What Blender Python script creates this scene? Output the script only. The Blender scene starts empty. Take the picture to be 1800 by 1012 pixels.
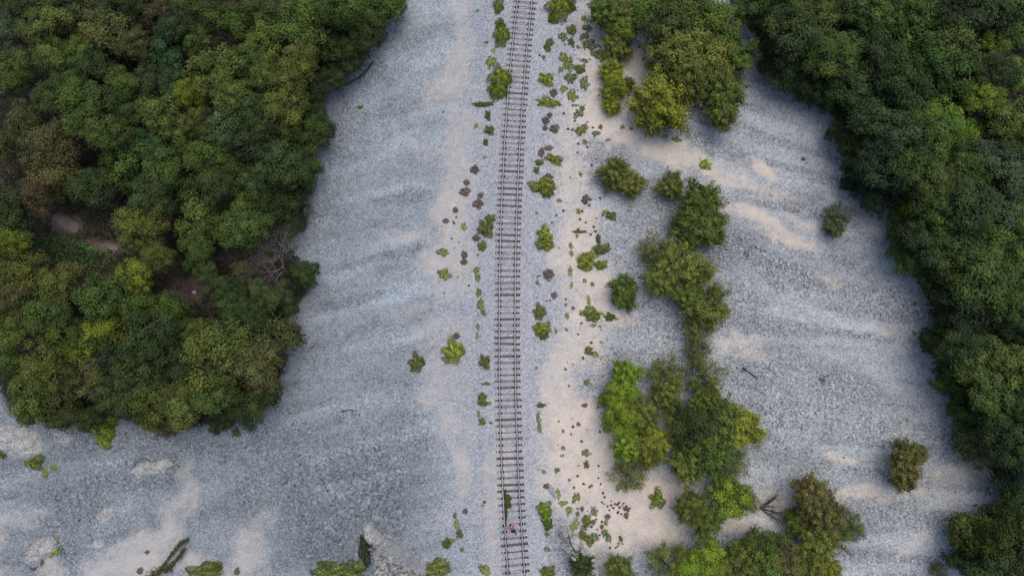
import bpy, math, random
import numpy as np
from mathutils import Vector, Matrix

random.seed(7)
rng = np.random.default_rng(7)
S = bpy.context.scene
COL = S.collection

# ------------------------------------------------------------------ camera frame, image pixel coordinates
TH = math.radians(9.2); FPX = 1200.0; DC = 65.5
CAMP = np.array([0.0, -DC*math.sin(TH), DC*math.cos(TH)])
ct, st = math.cos(TH), math.sin(TH)

def smooth(a, b, x):
    t = np.clip((x-a)/(b-a), 0, 1); return t*t*(3-2*t)

def _hash(ix, iy, seed):
    h = (ix.astype(np.int64)*374761393 + iy.astype(np.int64)*668265263 + seed*1442695041) & 0xFFFFFFFF
    h = ((h ^ (h >> 13))*1274126177) & 0xFFFFFFFF
    h = h ^ (h >> 16)
    return (h & 0xFFFF)/65535.0

def vnoise(x, y, seed=0):
    x = np.asarray(x, float); y = np.asarray(y, float)
    ix = np.floor(x); iy = np.floor(y); fx = x-ix; fy = y-iy
    fx = fx*fx*(3-2*fx); fy = fy*fy*(3-2*fy)
    a = _hash(ix, iy, seed); b = _hash(ix+1, iy, seed); c = _hash(ix, iy+1, seed); d = _hash(ix+1, iy+1, seed)
    return (a*(1-fx)+b*fx)*(1-fy)+(c*(1-fx)+d*fx)*fy

def fbm(x, y, seed=0, octs=4):
    s = 0; a = .5; t = 0
    for o in range(octs):
        s = s+a*vnoise(x*2**o+o*17.3, y*2**o-o*9.1, seed+o); t += a; a *= .5
    return s/t

def ground_to_px(x, y):  # projects through the camera to image pixels
    """world point on the ground -> image pixel coordinates"""
    dx = x-CAMP[0]; dy = y-CAMP[1]; dz = -CAMP[2]
    depth = dy*st-dz*ct
    v = dy*ct+dz*st
    depth = np.maximum(depth, 1.0)
    return 900+FPX*dx/depth, 506-FPX*v/depth

def px_at_z(px, py, z):  # camera ray through an image pixel, met at height z
    dx = (px-900)/FPX; dy = (506-py)/FPX
    d = np.array([dx, dy*ct+st, dy*st-ct])
    t = (z-CAMP[2])/d[2]
    p = CAMP+d*t
    return p[0], p[1], t/FPX          # x, y, metres per image pixel

# track centre line
TRK = [(923,0),(915.6,60),(911,120),(906,170),(900.6,240),(897,340),(893,430),(891.7,500),(891.5,600),(892,680),(893.5,740),(898,850),(903,940),(908,1012)]
_t = np.array([px_at_z(a, b, 0)[:2] for a, b in TRK])
_fit = np.polyfit(_t[:, 1], _t[:, 0], 4)
_dfit = np.polyder(_fit)
Y0, Y1 = -26.5, 30.5
def track_x(y):
    y = np.asarray(y, float); yc = np.clip(y, Y0, Y1)
    return np.polyval(_fit, yc)+np.polyval(_dfit, yc)*(y-yc)

LEFT_WOOD = [(722,-30),(700,25),(665,45),(640,85),(600,130),(572,165),(565,260),(540,320),(543,380),(512,425),(548,460),(545,520),(515,560),(512,650),(480,720),(430,745),(370,752),(280,765),(200,735),(80,740),(40,715),(0,680),(-700,560),(-700,-700),(900,-700),(760,-300)]
RIGHT_WOOD = [(1262,-40),(1310,40),(1350,110),(1400,170),(1460,190),(1470,240),(1505,310),(1510,350),(1560,370),(1555,430),(1610,460),(1640,580),(1640,650),(1690,740),(1700,800),(1745,830),(1745,905),(1690,930),(1680,1012),(1700,1500),(2600,1500),(2600,-700),(1100,-700),(1180,-300)]

def in_poly(px, py, poly):
    ins = np.zeros(np.shape(px), bool)
    n = len(poly)
    for i in range(n):
        x1, y1 = poly[i]; x2, y2 = poly[(i+1) % n]
        if y1 == y2: continue
        c = ((y1 > py) != (y2 > py)) & (px < (x2-x1)*(py-y1)/(y2-y1)+x1)
        ins ^= c
    return ins

def poly_dist(px, py, poly, closed=True):
    d = np.full(np.shape(px), 1e9)
    n = len(poly)
    for i in range(n if closed else n-1):
        ax, ay = poly[i]; bx, by = poly[(i+1) % n]
        vx, vy = bx-ax, by-ay
        t = np.clip(((px-ax)*vx+(py-ay)*vy)/(vx*vx+vy*vy+1e-9), 0, 1)
        d = np.minimum(d, np.hypot(px-ax-t*vx, py-ay-t*vy))
    return d

def hz(x, y):
    """terrain height"""
    x = np.asarray(x, float); y = np.asarray(y, float)
    off = np.abs(x-track_x(y))
    k = smooth(2.2, 7, off)
    px, py = ground_to_px(x, y)
    h = (fbm(x*.12, y*.12, 3, 3)-.5)*1.0*k
    rip = np.where(x > 0, fbm((x-y*.35)*.07, (y+x*(.24+.008*y))*.55, 9, 3), fbm((x+y*.25)*.09, (y-x*.28)*.5, 19, 3))
    h = h + (rip-.5)*np.where(x > 0, .55, .34)*smooth(3, 9, off)
    h = h + smooth(18, 60, off)*1.6*np.where(x < 0, 1.0, .8)
    h = h + .10*smooth(3.2, 1.6, off)
    h = h - smooth(120, 420, np.hypot(x, y))*0
    return h

def at(px, py, up=0.0):
    z = up
    for _ in range(4):
        x, y, s = px_at_z(px, py, z)
        z = float(hz(x, y))+up
    return float(x), float(y), z-up, float(s)

# ------------------------------------------------------------------ mesh helpers
def mk_mesh(name, V, F, smooth_=False, col=None, extra=None):
    V = np.asarray(V, np.float32); F = np.asarray(F, np.int32)
    m = bpy.data.meshes.new(name)
    k = F.shape[1]
    m.vertices.add(len(V)); m.vertices.foreach_set('co', V.ravel())
    m.loops.add(F.size); m.loops.foreach_set('vertex_index', F.ravel())
    m.polygons.add(len(F)); m.polygons.foreach_set('loop_start', np.arange(0, F.size, k, dtype=np.int32))
    m.polygons.foreach_set('use_smooth', np.full(len(F), smooth_, bool))
    for nm, arr in ([('Col', col)] if col is not None else [])+list((extra or {}).items()):
        a = m.color_attributes.new(nm, 'FLOAT_COLOR', 'POINT')
        c = np.ones((len(V), 4), np.float32); c[:, :3] = arr
        a.data.foreach_set('color', c.ravel())
    m.update(calc_edges=True); m.validate()
    return m

class MB:
    def __init__(s): s.v = []; s.f = []; s.mi = []
    def add(s, vs, fs, mi=0):
        o = len(s.v); s.v += [tuple(map(float, v)) for v in vs]; s.f += [tuple(i+o for i in f) for f in fs]; s.mi += [mi]*len(fs)
    def box(s, x0, x1, y0, y1, z0, z1, mi=0, taper=0.0):
        t = taper
        vs = [(x0,y0,z0),(x1,y0,z0),(x1,y1,z0),(x0,y1,z0),(x0+t,y0+t,z1),(x1-t,y0+t,z1),(x1-t,y1-t,z1),(x0+t,y1-t,z1)]
        s.add(vs, [(0,3,2,1),(4,5,6,7),(0,1,5,4),(1,2,6,5),(2,3,7,6),(3,0,4,7)], mi)
    def tube(s, pts, radii, n=6, mi=0):
        pts = [Vector(p) for p in pts]; rings = []
        o = len(s.v)
        for i, p in enumerate(pts):
            d = (pts[min(i+1, len(pts)-1)]-pts[max(i-1, 0)])
            if d.length < 1e-6: d = Vector((0, 0, 1))
            d.normalize()
            a = d.cross(Vector((0, 0, 1)) if abs(d.z) < .9 else Vector((1, 0, 0))).normalized(); b = d.cross(a)
            for k in range(n):
                t = 2*math.pi*k/n
                q = p+(a*math.cos(t)+b*math.sin(t))*radii[i]
                s.v.append(tuple(q))
        for i in range(len(pts)-1):
            for k in range(n):
                k2 = (k+1) % n
                s.f.append((o+i*n+k, o+i*n+k2, o+(i+1)*n+k2, o+(i+1)*n+k)); s.mi.append(mi)
        s.f.append(tuple(o+k for k in range(n))[::-1]); s.mi.append(mi)
        s.f.append(tuple(o+(len(pts)-1)*n+k for k in range(n))); s.mi.append(mi)
    def mesh(s, name, mats, smooth_=False):
        m = bpy.data.meshes.new(name); m.from_pydata(s.v, [], s.f)
        for a in mats: m.materials.append(a)
        m.polygons.foreach_set('material_index', s.mi)
        m.polygons.foreach_set('use_smooth', [smooth_]*len(s.f))
        m.update(); return m

def link(name, data, parent=None, loc=None, rot=None, sc=None):
    o = bpy.data.objects.new(name, data); COL.objects.link(o)
    if parent: o.parent = parent
    if loc is not None: o.location = loc
    if rot is not None: o.rotation_euler = rot
    if sc is not None: o.scale = sc
    return o

def tag(o, label=None, cat=None, group=None, kind=None):
    if label: o['label'] = label
    if cat: o['category'] = cat
    if group: o['group'] = group
    if kind: o['kind'] = kind
    return o

# ------------------------------------------------------------------ materials
def new_mat(name):
    m = bpy.data.materials.new(name); m.use_nodes = True
    nt = m.node_tree; nt.nodes.clear()
    out = nt.nodes.new('ShaderNodeOutputMaterial')
    return m, nt, out
def N(nt, t, **kw):
    n = nt.nodes.new(t)
    for k, v in kw.items():
        if k.startswith('i_'): n.inputs[k[2:]].default_value = v
        else: setattr(n, k, v)
    return n
def mathn(nt, op, a, b=None, clamp=False):
    n = nt.nodes.new('ShaderNodeMath'); n.operation = op; n.use_clamp = clamp
    for i, v in enumerate((a, b)):
        if v is None: continue
        if isinstance(v, (int, float)): n.inputs[i].default_value = v
        else: nt.links.new(v, n.inputs[i])
    return n.outputs[0]
def mixc(nt, fac, a, b, blend='MIX'):
    n = nt.nodes.new('ShaderNodeMix'); n.data_type = 'RGBA'; n.blend_type = blend
    for idx, v in ((0, fac), (6, a), (7, b)):
        if isinstance(v, (int, float)): n.inputs[idx].default_value = v
        elif isinstance(v, tuple): n.inputs[idx].default_value = (*v, 1)
        else: nt.links.new(v, n.inputs[idx])
    return n.outputs[2]
def mapr(nt, v, a, b, c, d):
    n = nt.nodes.new('ShaderNodeMapRange'); n.inputs[1].default_value = a; n.inputs[2].default_value = b
    n.inputs[3].default_value = c; n.inputs[4].default_value = d; nt.links.new(v, n.inputs[0]); return n.outputs[0]

def mat_leaf():
    m, nt, out = new_mat('foliage')
    at_ = N(nt, 'ShaderNodeAttribute', attribute_name='Col')
    oi = N(nt, 'ShaderNodeObjectInfo')
    c = mixc(nt, 1.0, at_.outputs['Color'], oi.outputs['Color'], 'MULTIPLY')
    d = N(nt, 'ShaderNodeBsdfPrincipled'); d.inputs['Roughness'].default_value = .6
    d.inputs['Specular IOR Level'].default_value = .25
    nt.links.new(c, d.inputs['Base Color'])
    t = N(nt, 'ShaderNodeBsdfTranslucent'); nt.links.new(c, t.inputs['Color'])
    mx = N(nt, 'ShaderNodeMixShader'); mx.inputs[0].default_value = .22
    nt.links.new(d.outputs[0], mx.inputs[1]); nt.links.new(t.outputs[0], mx.inputs[2])
    nt.links.new(mx.outputs[0], out.inputs[0]); return m

def mat_simple(name, col, rough=.8, noise=.25, scale=8, metal=0, spec=.3, col2=None):
    m, nt, out = new_mat(name)
    b = N(nt, 'ShaderNodeBsdfPrincipled'); b.inputs['Roughness'].default_value = rough; b.inputs['Metallic'].default_value = metal
    b.inputs['Specular IOR Level'].default_value = spec
    tc = N(nt, 'ShaderNodeTexCoord')
    n = N(nt, 'ShaderNodeTexNoise'); n.inputs['Scale'].default_value = scale; n.inputs['Detail'].default_value = 5
    nt.links.new(tc.outputs['Object'], n.inputs['Vector'])
    f = mapr(nt, n.outputs['Fac'], .3, .7, 0, 1)
    c2 = col2 or tuple(min(1, v*(1-2*noise)) for v in col)
    c = mixc(nt, f, c2, col)
    nt.links.new(c, b.inputs['Base Color'])
    bp = N(nt, 'ShaderNodeBump'); bp.inputs['Strength'].default_value = .4; bp.inputs['Distance'].default_value = .01
    nt.links.new(n.outputs['Fac'], bp.inputs['Height']); nt.links.new(bp.outputs[0], b.inputs['Normal'])
    nt.links.new(b.outputs[0], out.inputs[0]); return m

def mat_stone():
    m, nt, out = new_mat('loose_stone')
    at_ = N(nt, 'ShaderNodeAttribute', attribute_name='Col')
    b = N(nt, 'ShaderNodeBsdfPrincipled'); b.inputs['Roughness'].default_value = .9; b.inputs['Specular IOR Level'].default_value = .15
    nt.links.new(at_.outputs['Color'], b.inputs['Base Color']); nt.links.new(b.outputs[0], out.inputs[0]); return m

def mat_ground():
    m, nt, out = new_mat('scree_ground')
    geo = N(nt, 'ShaderNodeNewGeometry')
    col = N(nt, 'ShaderNodeAttribute', attribute_name='Col')
    msk = N(nt, 'ShaderNodeAttribute', attribute_name='Mask')
    sep = N(nt, 'ShaderNodeSeparateColor'); nt.links.new(msk.outputs['Color'], sep.inputs[0])
    coarse, fine_amt, forest = sep.outputs[1], sep.outputs[0], sep.outputs[2]
    def vor(scale, feat='F1', off=0):
        v = N(nt, 'ShaderNodeTexVoronoi', feature=feat); v.inputs['Scale'].default_value = scale
        nt.links.new(geo.outputs['Position'], v.inputs['Vector']); return v
    v1 = vor(7.5); v2 = vor(14); v3 = vor(3.2)
    def cellv(v):
        s = N(nt, 'ShaderNodeSeparateColor'); nt.links.new(v.outputs['Color'], s.inputs[0]); return s.outputs[0]
    n1 = N(nt, 'ShaderNodeTexNoise'); n1.inputs['Scale'].default_value = 1.4; n1.inputs['Detail'].default_value = 6; n1.inputs['Roughness'].default_value = .7
    nt.links.new(geo.outputs['Position'], n1.inputs['Vector'])
    f1 = mapr(nt, cellv(v1), 0, 1, -1, 1); f2 = mapr(nt, cellv(v2), 0, 1, -1, 1); f3 = mapr(nt, cellv(v3), 0, 1, -1, 1)
    fine = mathn(nt, 'ADD', mathn(nt, 'MULTIPLY', f1, .17), mathn(nt, 'MULTIPLY', f2, .20))
    fine = mathn(nt, 'MULTIPLY', fine, fine_amt)
    cz = mathn(nt, 'MULTIPLY', mathn(nt, 'MULTIPLY', f3, .16), coarse)
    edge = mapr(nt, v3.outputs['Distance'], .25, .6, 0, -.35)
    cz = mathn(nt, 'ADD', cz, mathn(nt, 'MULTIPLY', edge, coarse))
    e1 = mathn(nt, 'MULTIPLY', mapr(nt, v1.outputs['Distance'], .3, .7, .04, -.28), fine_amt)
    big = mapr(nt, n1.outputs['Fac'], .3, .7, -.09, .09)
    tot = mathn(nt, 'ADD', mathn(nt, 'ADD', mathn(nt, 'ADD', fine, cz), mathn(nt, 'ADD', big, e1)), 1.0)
    cc = N(nt, 'ShaderNodeCombineColor')
    for i in range(3): nt.links.new(tot, cc.inputs[i])
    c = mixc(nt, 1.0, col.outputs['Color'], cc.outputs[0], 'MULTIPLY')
    b = N(nt, 'ShaderNodeBsdfPrincipled'); b.inputs['Roughness'].default_value = .95; b.inputs['Specular IOR Level'].default_value = .1
    nt.links.new(c, b.inputs['Base Color'])
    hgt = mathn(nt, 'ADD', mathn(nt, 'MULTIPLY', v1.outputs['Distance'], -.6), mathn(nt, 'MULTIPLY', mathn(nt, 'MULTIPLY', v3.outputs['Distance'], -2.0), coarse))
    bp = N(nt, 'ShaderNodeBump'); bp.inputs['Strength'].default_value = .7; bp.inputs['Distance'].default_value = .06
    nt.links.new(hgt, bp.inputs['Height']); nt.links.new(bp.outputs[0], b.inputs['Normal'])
    nt.links.new(b.outputs[0], out.inputs[0]); return m

def mat_rock():
    m, nt, out = new_mat('limestone')
    geo = N(nt, 'ShaderNodeNewGeometry')
    n1 = N(nt, 'ShaderNodeTexNoise'); n1.inputs['Scale'].default_value = .9; n1.inputs['Detail'].default_value = 8; n1.inputs['Roughness'].default_value = .7
    n2 = N(nt, 'ShaderNodeTexNoise'); n2.inputs['Scale'].default_value = 6; n2.inputs['Detail'].default_value = 6
    for n in (n1, n2): nt.links.new(geo.outputs['Position'], n.inputs['Vector'])
    c = mixc(nt, mapr(nt, n1.outputs['Fac'], .38, .62, 0, 1), (.35, .36, .37), (.53, .51, .47))
    c = mixc(nt, mapr(nt, n2.outputs['Fac'], .30, .50, .8, 0), c, (.13, .135, .13))
    b = N(nt, 'ShaderNodeBsdfPrincipled'); b.inputs['Roughness'].default_value = .9; b.inputs['Specular IOR Level'].default_value = .15
    nt.links.new(c, b.inputs['Base Color'])
    bp = N(nt, 'ShaderNodeBump'); bp.inputs['Strength'].default_value = .9; bp.inputs['Distance'].default_value = .12
    nt.links.new(n2.outputs['Fac'], bp.inputs['Height']); nt.links.new(bp.outputs[0], b.inputs['Normal'])
    nt.links.new(b.outputs[0], out.inputs[0]); return m

M_LEAF = mat_leaf(); M_STONE = mat_stone(); M_GROUND = mat_ground(); M_ROCK = mat_rock()
M_BARK = mat_simple('bark', (.13, .105, .08), scale=12)
M_DEAD = mat_simple('bleached_deadwood', (.25, .215, .195), scale=10)
M_DARKWOOD = mat_simple('dark_deadwood', (.075, .062, .052), scale=10)
M_RAILTOP = mat_simple('worn_rail_steel', (.40, .40, .45), rough=.45, metal=.25, noise=.12, scale=3)
M_RAIL = mat_simple('rusty_rail_side', (.042, .032, .032), scale=5)
M_SLEEPER = mat_simple('weathered_sleeper_steel', (.125, .112, .110), scale=5, col2=(.07, .06, .058))
M_SLEEPER2 = mat_simple('dusty_sleeper_steel', (.23, .22, .215), scale=5, col2=(.135, .125, .12))
M_CLIP = mat_simple('dark_iron', (.045, .034, .034), scale=20)

# ------------------------------------------------------------------ ground masks (laid out in image pixel coordinates)
def blob(px, py, cx, cy, rx, ry, rot=0, soft=.5):
    a = math.radians(rot); dx = px-cx; dy = py-cy
    u = (dx*math.cos(a)+dy*math.sin(a))/rx; v = (-dx*math.sin(a)+dy*math.cos(a))/ry
    return 1-smooth(1-soft, 1+soft, np.sqrt(u*u+v*v))
SAND = [ # cx, cy, rx, ry, rot, strength
 (812,40,22,75,4,.6),(812,110,28,60,8,.7),(785,155,38,26,-30,.75),(818,230,26,50,0,.6),(805,290,28,60,0,.7),(790,370,36,60,5,.9),(785,450,38,50,0,.85),(790,505,40,30,0,.6),
 (765,585,45,35,-20,.45),(800,600,26,36,0,.5),(780,650,40,35,-30,.6),(775,700,55,18,-15,.7),(720,545,50,12,-15,.45),(715,408,55,9,-15,.55),(800,745,28,40,0,.5),(812,835,22,45,0,.75),
 (815,900,32,22,0,.45),(870,860,14,170,2,.55),(730,30,25,40,10,.25),(735,255,60,14,20,.3),
 (1045,110,30,90,-8,.65),(1060,205,50,42,25,1.0),(1110,245,65,24,12,1.0),(1170,262,60,22,16,.95),(1105,40,50,60,0,.7),(1110,120,30,80,0,.9),(1060,75,30,60,0,.5),
 (1235,280,60,14,25,.8),(1290,318,55,13,22,.7),(1345,300,26,9,28,.9),(1365,340,30,10,25,.5),(1330,385,62,13,25,.95),(1385,418,46,14,22,1.0),(1240,345,28,10,30,.5),
 (1425,395,45,10,25,.45),(1520,400,45,12,35,.5),(1470,355,30,8,30,.4),
 (1010,250,26,80,0,.55),(1005,330,34,60,0,.6),(1030,380,38,30,0,.8),(1015,440,38,60,0,.85),(1035,500,46,35,0,.85),(1055,555,60,28,5,.9),(1025,600,44,40,0,.85),(990,640,32,60,0,.75),(985,700,32,60,0,.8),(1005,760,50,60,0,1.0),
 (1040,820,80,70,0,1.0),(1100,880,90,60,0,1.0),(1150,925,70,45,0,.9),(1080,930,80,50,0,.95),(985,850,40,50,0,.8),(1190,870,40,30,0,.8),(1060,760,30,50,0,.7),
 (1300,600,45,13,8,.55),(1320,625,25,10,10,.45),(1270,920,60,22,0,.7),(1370,895,60,28,0,.6),(1505,860,55,13,-8,.8),(1570,868,45,10,-5,.5),(1680,835,50,16,-5,.55),(1470,805,18,7,20,.8),
 (1600,945,45,9,-35,.5),(1450,490,20,9,20,.5),(1560,590,30,8,25,.3),
 (250,975,70,38,-35,.95),(310,920,28,55,15,.75),(330,860,18,50,10,.5),(360,1000,60,18,0,.8),(440,985,32,48,10,.85),(455,930,20,40,15,.4),(200,1005,50,25,0,.85),(100,1000,18,22,0,.8),
 (45,915,40,13,10,.5),(18,950,12,45,5,.6),(20,1010,40,25,0,.5),(75,905,25,12,0,.4),
]
COARSE = [
 (640,880,85,120,5,1.0),(560,860,85,80,0,.9),(600,960,80,50,0,1.0),(500,790,90,50,0,.6),(450,850,40,60,0,.55),(230,830,120,40,-5,.8),(130,890,70,50,-20,.75),(110,980,40,50,0,.8),(230,770,130,20,0,.7),(400,790,90,22,0,.6),
 (690,690,60,40,20,.45),(650,60,40,60,10,.7),(630,120,50,50,0,.6),(590,260,50,100,0,.5),(560,380,40,80,0,.45),(700,760,70,60,0,.55),(170,1000,30,30,0,.5),
 (1165,375,60,60,0,.7),(1130,430,60,70,0,.65),(1150,560,75,60,0,.75),(1150,640,60,50,0,.7),(1065,650,35,40,0,.5),
 (1290,440,55,35,25,.9),(1360,470,80,26,22,.9),(1440,500,60,24,22,.8),(1500,530,60,18,22,.7),(1480,460,60,20,28,.6),(1300,520,60,35,20,.8),(1310,570,60,20,10,.6),
 (1330,660,75,40,0,.85),(1420,640,90,25,15,.6),(1480,680,80,30,15,.75),(1400,720,100,40,5,.8),(1500,740,80,30,10,.7),(1370,790,60,40,0,.7),(1440,830,60,25,0,.55),(1590,760,60,30,10,.5),
 (1400,350,60,20,25,.5),(1290,360,50,10,25,.5),(1210,290,30,10,30,.5),(1000,960,40,60,0,.8),(1030,1000,50,40,0,.8),
]
def masks(px, py, x, y):
    wx = px+(fbm(x*.35, y*.35, 21, 3)-.5)*46; wy = py+(fbm(x*.35, y*.35, 31, 3)-.5)*46
    n1 = fbm(x*.8, y*.8, 41, 4)
    sand = np.zeros(px.shape)
    for cx, cy, rx, ry, rot, s in SAND: sand = np.maximum(sand, s*blob(wx, wy, cx, cy, rx, ry, rot, .55))
    sand = np.clip(sand*(.55+.9*n1)+np.minimum(sand, 1-sand)*1.5*(fbm(x*3.1, y*3.1, 43, 2)-.5), 0, 1)
    coarse = np.zeros(px.shape)
    for cx, cy, rx, ry, rot, s in COARSE: coarse = np.maximum(coarse, s*blob(wx, wy, cx, cy, rx, ry, rot, .5))
    # streaky debris tongues over the open scree
    offt = x-track_x(y)
    stL = smooth(.48, .68, fbm((x+y*.25)*.12, (y-x*.28)*.9, 51, 4))
    stR = smooth(.46, .66, fbm((x-y*.35)*.085, (y+x*(.24+.008*y))*.95, 61, 4))
    w = smooth(5, 9, np.abs(offt))
    coarse = np.maximum(coarse, np.where(offt < 0, stL*.45, stR*.7)*w)
    coarse = np.clip(coarse*(.6+.8*n1), 0, 1)*(1-sand*.9)
    lw = in_poly(wx, wy, LEFT_WOOD); rw = in_poly(wx, wy, RIGHT_WOOD)
    dl = poly_dist(wx, wy, LEFT_WOOD)*np.where(lw, 1, -1); dr = poly_dist(wx, wy, RIGHT_WOOD)*np.where(rw, 1, -1)
    wood = np.maximum(smooth(-8, 18, dl+(n1-.5)*30), smooth(-10, 16, dr+(n1-.5)*30))
    return sand, coarse, wood

def ground_colour(px, py, x, y, sand, coarse, wood):
    offt = x-track_x(y); ao = np.abs(offt)
    n2 = fbm(x*.22, y*.22, 71, 4); n3 = fbm(x*1.3, y*1.3, 81, 3); n4 = fbm(x*2.5, y*2.5, 91, 2)
    left = np.array([.308, .342, .368]); right = np.array([.402, .417, .430]); bal = np.array([.42, .423, .43])
    kx = smooth(-4, 4, offt)[..., None]
    c = left*(1-kx)+right*kx
    c = c*(1+(n2-.5)*.35+(n3-.5)*.25)[..., None]
    # pale dusty tongues on the left scree
    d = smooth(.5, .72, fbm((x+y*.25)*.10, (y-x*.26)*.55, 101, 4))*smooth(4, 7, -offt)
    c = c*(1+.22*d)[..., None]
    c = c*(1-.12*smooth(5, 18, -offt)-.05*smooth(8, -24, y)*smooth(3, 9, -offt))[..., None]
    dr = smooth(.5, .7, fbm((x-y*.35)*.07, (y+x*(.24+.008*y))*.8, 131, 4))*smooth(5, 10, offt)
    c = c*(1+.12*dr)[..., None]
    kb = smooth(4.6, 2.6, ao+(n3-.5)*2.5)[..., None]
    c = c*(1-kb)+bal*kb
    kp = (smooth(6.5, 4.0, np.abs(offt-3.6)+(n3-.5)*2))[..., None]*.75
    c = c*(1-kp)+np.array([.39, .395, .42])*kp
    kp2 = (smooth(4.4, 2.6, np.abs(offt+3.6)+(n3-.5)*2))[..., None]*.55
    c = c*(1-kp2)+np.array([.345, .36, .395])*kp2
    kr = smooth(1.35, .5, ao)[..., None]*.3
    c = c*(1-kr)+np.array([.40, .375, .365])*kr
    c = c*(1-coarse[..., None]*.15)
    sL = np.array([.45, .415, .385]); sR = np.array([.60, .515, .43])
    sc = sL*(1-kx)+sR*kx
    sc = sc*(.93+.16*n4[..., None])
    s = sand[..., None]*.92
    c = c*(1-s)+sc*s
    # wheel-worn line parallel to the track
    ln = np.exp(-((offt+2.65)/.16)**2)*.10*smooth(10, 4, y)
    c = c*(1-ln)[..., None]
    soil = np.array([.045, .034, .028])*(1+(n3-.5)*.8)[..., None]
    red = np.zeros(px.shape)
    for cx, cy, rx, ry, rot, sg in [(328,510,48,34,20,1.0),(300,480,30,22,0,.7),(130,400,46,28,20,1.0),(180,432,55,14,18,1.0),(95,375,30,20,0,.8),(10,310,30,30,0,.6),(410,455,30,20,0,.8),(450,430,30,25,0,.5),(300,760,70,18,0,.5),(380,525,50,25,0,.5),(200,365,30,20,0,.6)]:
        red = np.maximum(red, sg*blob(px+(n3-.5)*30, py+(n2-.5)*40, cx, cy, rx, ry, rot, .4))
    litter = np.array([.105, .077, .062])*(1+(n4-.5)*.9)[..., None]
    dust = np.array([.25, .20, .18])
    k2 = np.maximum(blob(px, py, 135, 400, 26, 10, 25, .5), blob(px, py, 200, 440, 22, 8, 0, .6))[..., None]*.8
    litter = litter*(1-k2)+dust*k2
    soil = soil*(1-red[..., None])+litter*red[..., None]
    w = wood[..., None]
    return c*(1-w)+soil*w

def grid_axis(a, b, step, far):
    core = np.arange(a, b+1e-6, step)
    g = []; d = step; p = 0
    while p < far: d *= 1.35; p += d; g.append(p)
    g = np.array(g)
    return np.concatenate([a-g[::-1], core, b+g])
gx = grid_axis(-60, 60, .2, 900); gy = grid_axis(-34, 38, .2, 900)
GX, GY = np.meshgrid(gx, gy)
fx, fy = GX.ravel(), GY.ravel()
GZ = hz(fx, fy)
ppx, ppy = ground_to_px(fx, fy)
sand, coarse, wood = masks(ppx, ppy, fx, fy)
gcol = ground_colour(ppx, ppy, fx, fy, sand, coarse, wood)
GZ = GZ + coarse*.05*(fbm(fx*1.7, fy*1.7, 5, 2)-.5)
nx, ny = len(gx), len(gy)
idx = np.arange(nx*ny).reshape(ny, nx)
F = np.stack([idx[:-1, :-1].ravel(), idx[:-1, 1:].ravel(), idx[1:, 1:].ravel(), idx[1:, :-1].ravel()], 1)
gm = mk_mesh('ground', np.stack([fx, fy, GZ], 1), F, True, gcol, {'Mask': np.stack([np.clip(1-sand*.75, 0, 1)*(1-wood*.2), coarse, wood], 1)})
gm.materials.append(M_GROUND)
tag(link('ground', gm), kind='structure')

# ------------------------------------------------------------------ loose stones lying on the scree
def ico():
    p = (1+5**.5)/2
    v = np.array([(-1,p,0),(1,p,0),(-1,-p,0),(1,-p,0),(0,-1,p),(0,1,p),(0,-1,-p),(0,1,-p),(p,0,-1),(p,0,1),(-p,0,-1),(-p,0,1)], float)
    v /= np.linalg.norm(v[0])
    f = np.array([(0,11,5),(0,5,1),(0,1,7),(0,7,10),(0,10,11),(1,5,9),(5,11,4),(11,10,2),(10,7,6),(7,1,8),(3,9,4),(3,4,2),(3,2,6),(3,6,8),(3,8,9),(4,9,5),(2,4,11),(6,2,10),(8,6,7),(9,8,1)])
    return v, f
IV, IF = ico()
def rand_rot(n):
    q = rng.normal(size=(n, 4)); q /= np.linalg.norm(q, axis=1)[:, None]
    w, x, y, z = q.T
    return np.stack([np.stack([1-2*(y*y+z*z), 2*(x*y-z*w), 2*(x*z+y*w)], -1), np.stack([2*(x*y+z*w), 1-2*(x*x+z*z), 2*(y*z-x*w)], -1), np.stack([2*(x*z-y*w), 2*(y*z+x*w), 1-2*(x*x+y*y)], -1)], 1)
def stones_mesh(name, x, y, size, col):
    n = len(x)
    base = IV[None]*(1+rng.uniform(-.36, .36, (n, 12, 1)))*rng.uniform(.45, 1.15, (n, 1, 3))
    R = rand_rot(n)
    v = np.einsum('nij,nkj->nki', R, base)
    v[:, :, 2] *= .62
    v *= size[:, None, None]*.5
    z = hz(x, y)
    v += np.stack([x, y, z+size*.08], 1)[:, None, :]
    f = (IF[None]+(np.arange(n)*12)[:, None, None]).reshape(-1, 3)
    m = mk_mesh(name, v.reshape(-1, 3), f, False, np.repeat(col, 12, 0)); m.materials.append(M_STONE)
    return m
def scatter(n, xr, yr):
    return rng.uniform(*xr, n), rng.uniform(*yr, n)
cx_, cy_ = scatter(330000, (-56, 56), (-30, 34))
p_, q_ = ground_to_px(cx_, cy_)
s_, c_, w_ = masks(p_, q_, cx_, cy_)
off_ = np.abs(cx_-track_x(cy_))
blocky = np.maximum(np.maximum(blob(p_, q_, 640, 890, 90, 130, 5), blob(p_, q_, 560, 840, 80, 90, 0)), np.maximum(blob(p_, q_, 600, 970, 70, 50), .7*blob(p_, q_, 230, 830, 140, 60)))
prob = (.10+.75*c_)*(1-s_*.72)*(1-w_*.93)*np.where(off_ < 1.6, .0, 1)*np.where(off_ < 3.5, .4, 1)
prob = np.minimum(1, prob*(1+.5*blocky))
keep = rng.random(len(cx_)) < prob
x_, y_, c2, s2, b2 = cx_[keep], cy_[keep], c_[keep], s_[keep], blocky[keep]
size = .085+rng.random(len(x_))**2.6*(.10+.15*c2+.27*b2*c2)
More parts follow.
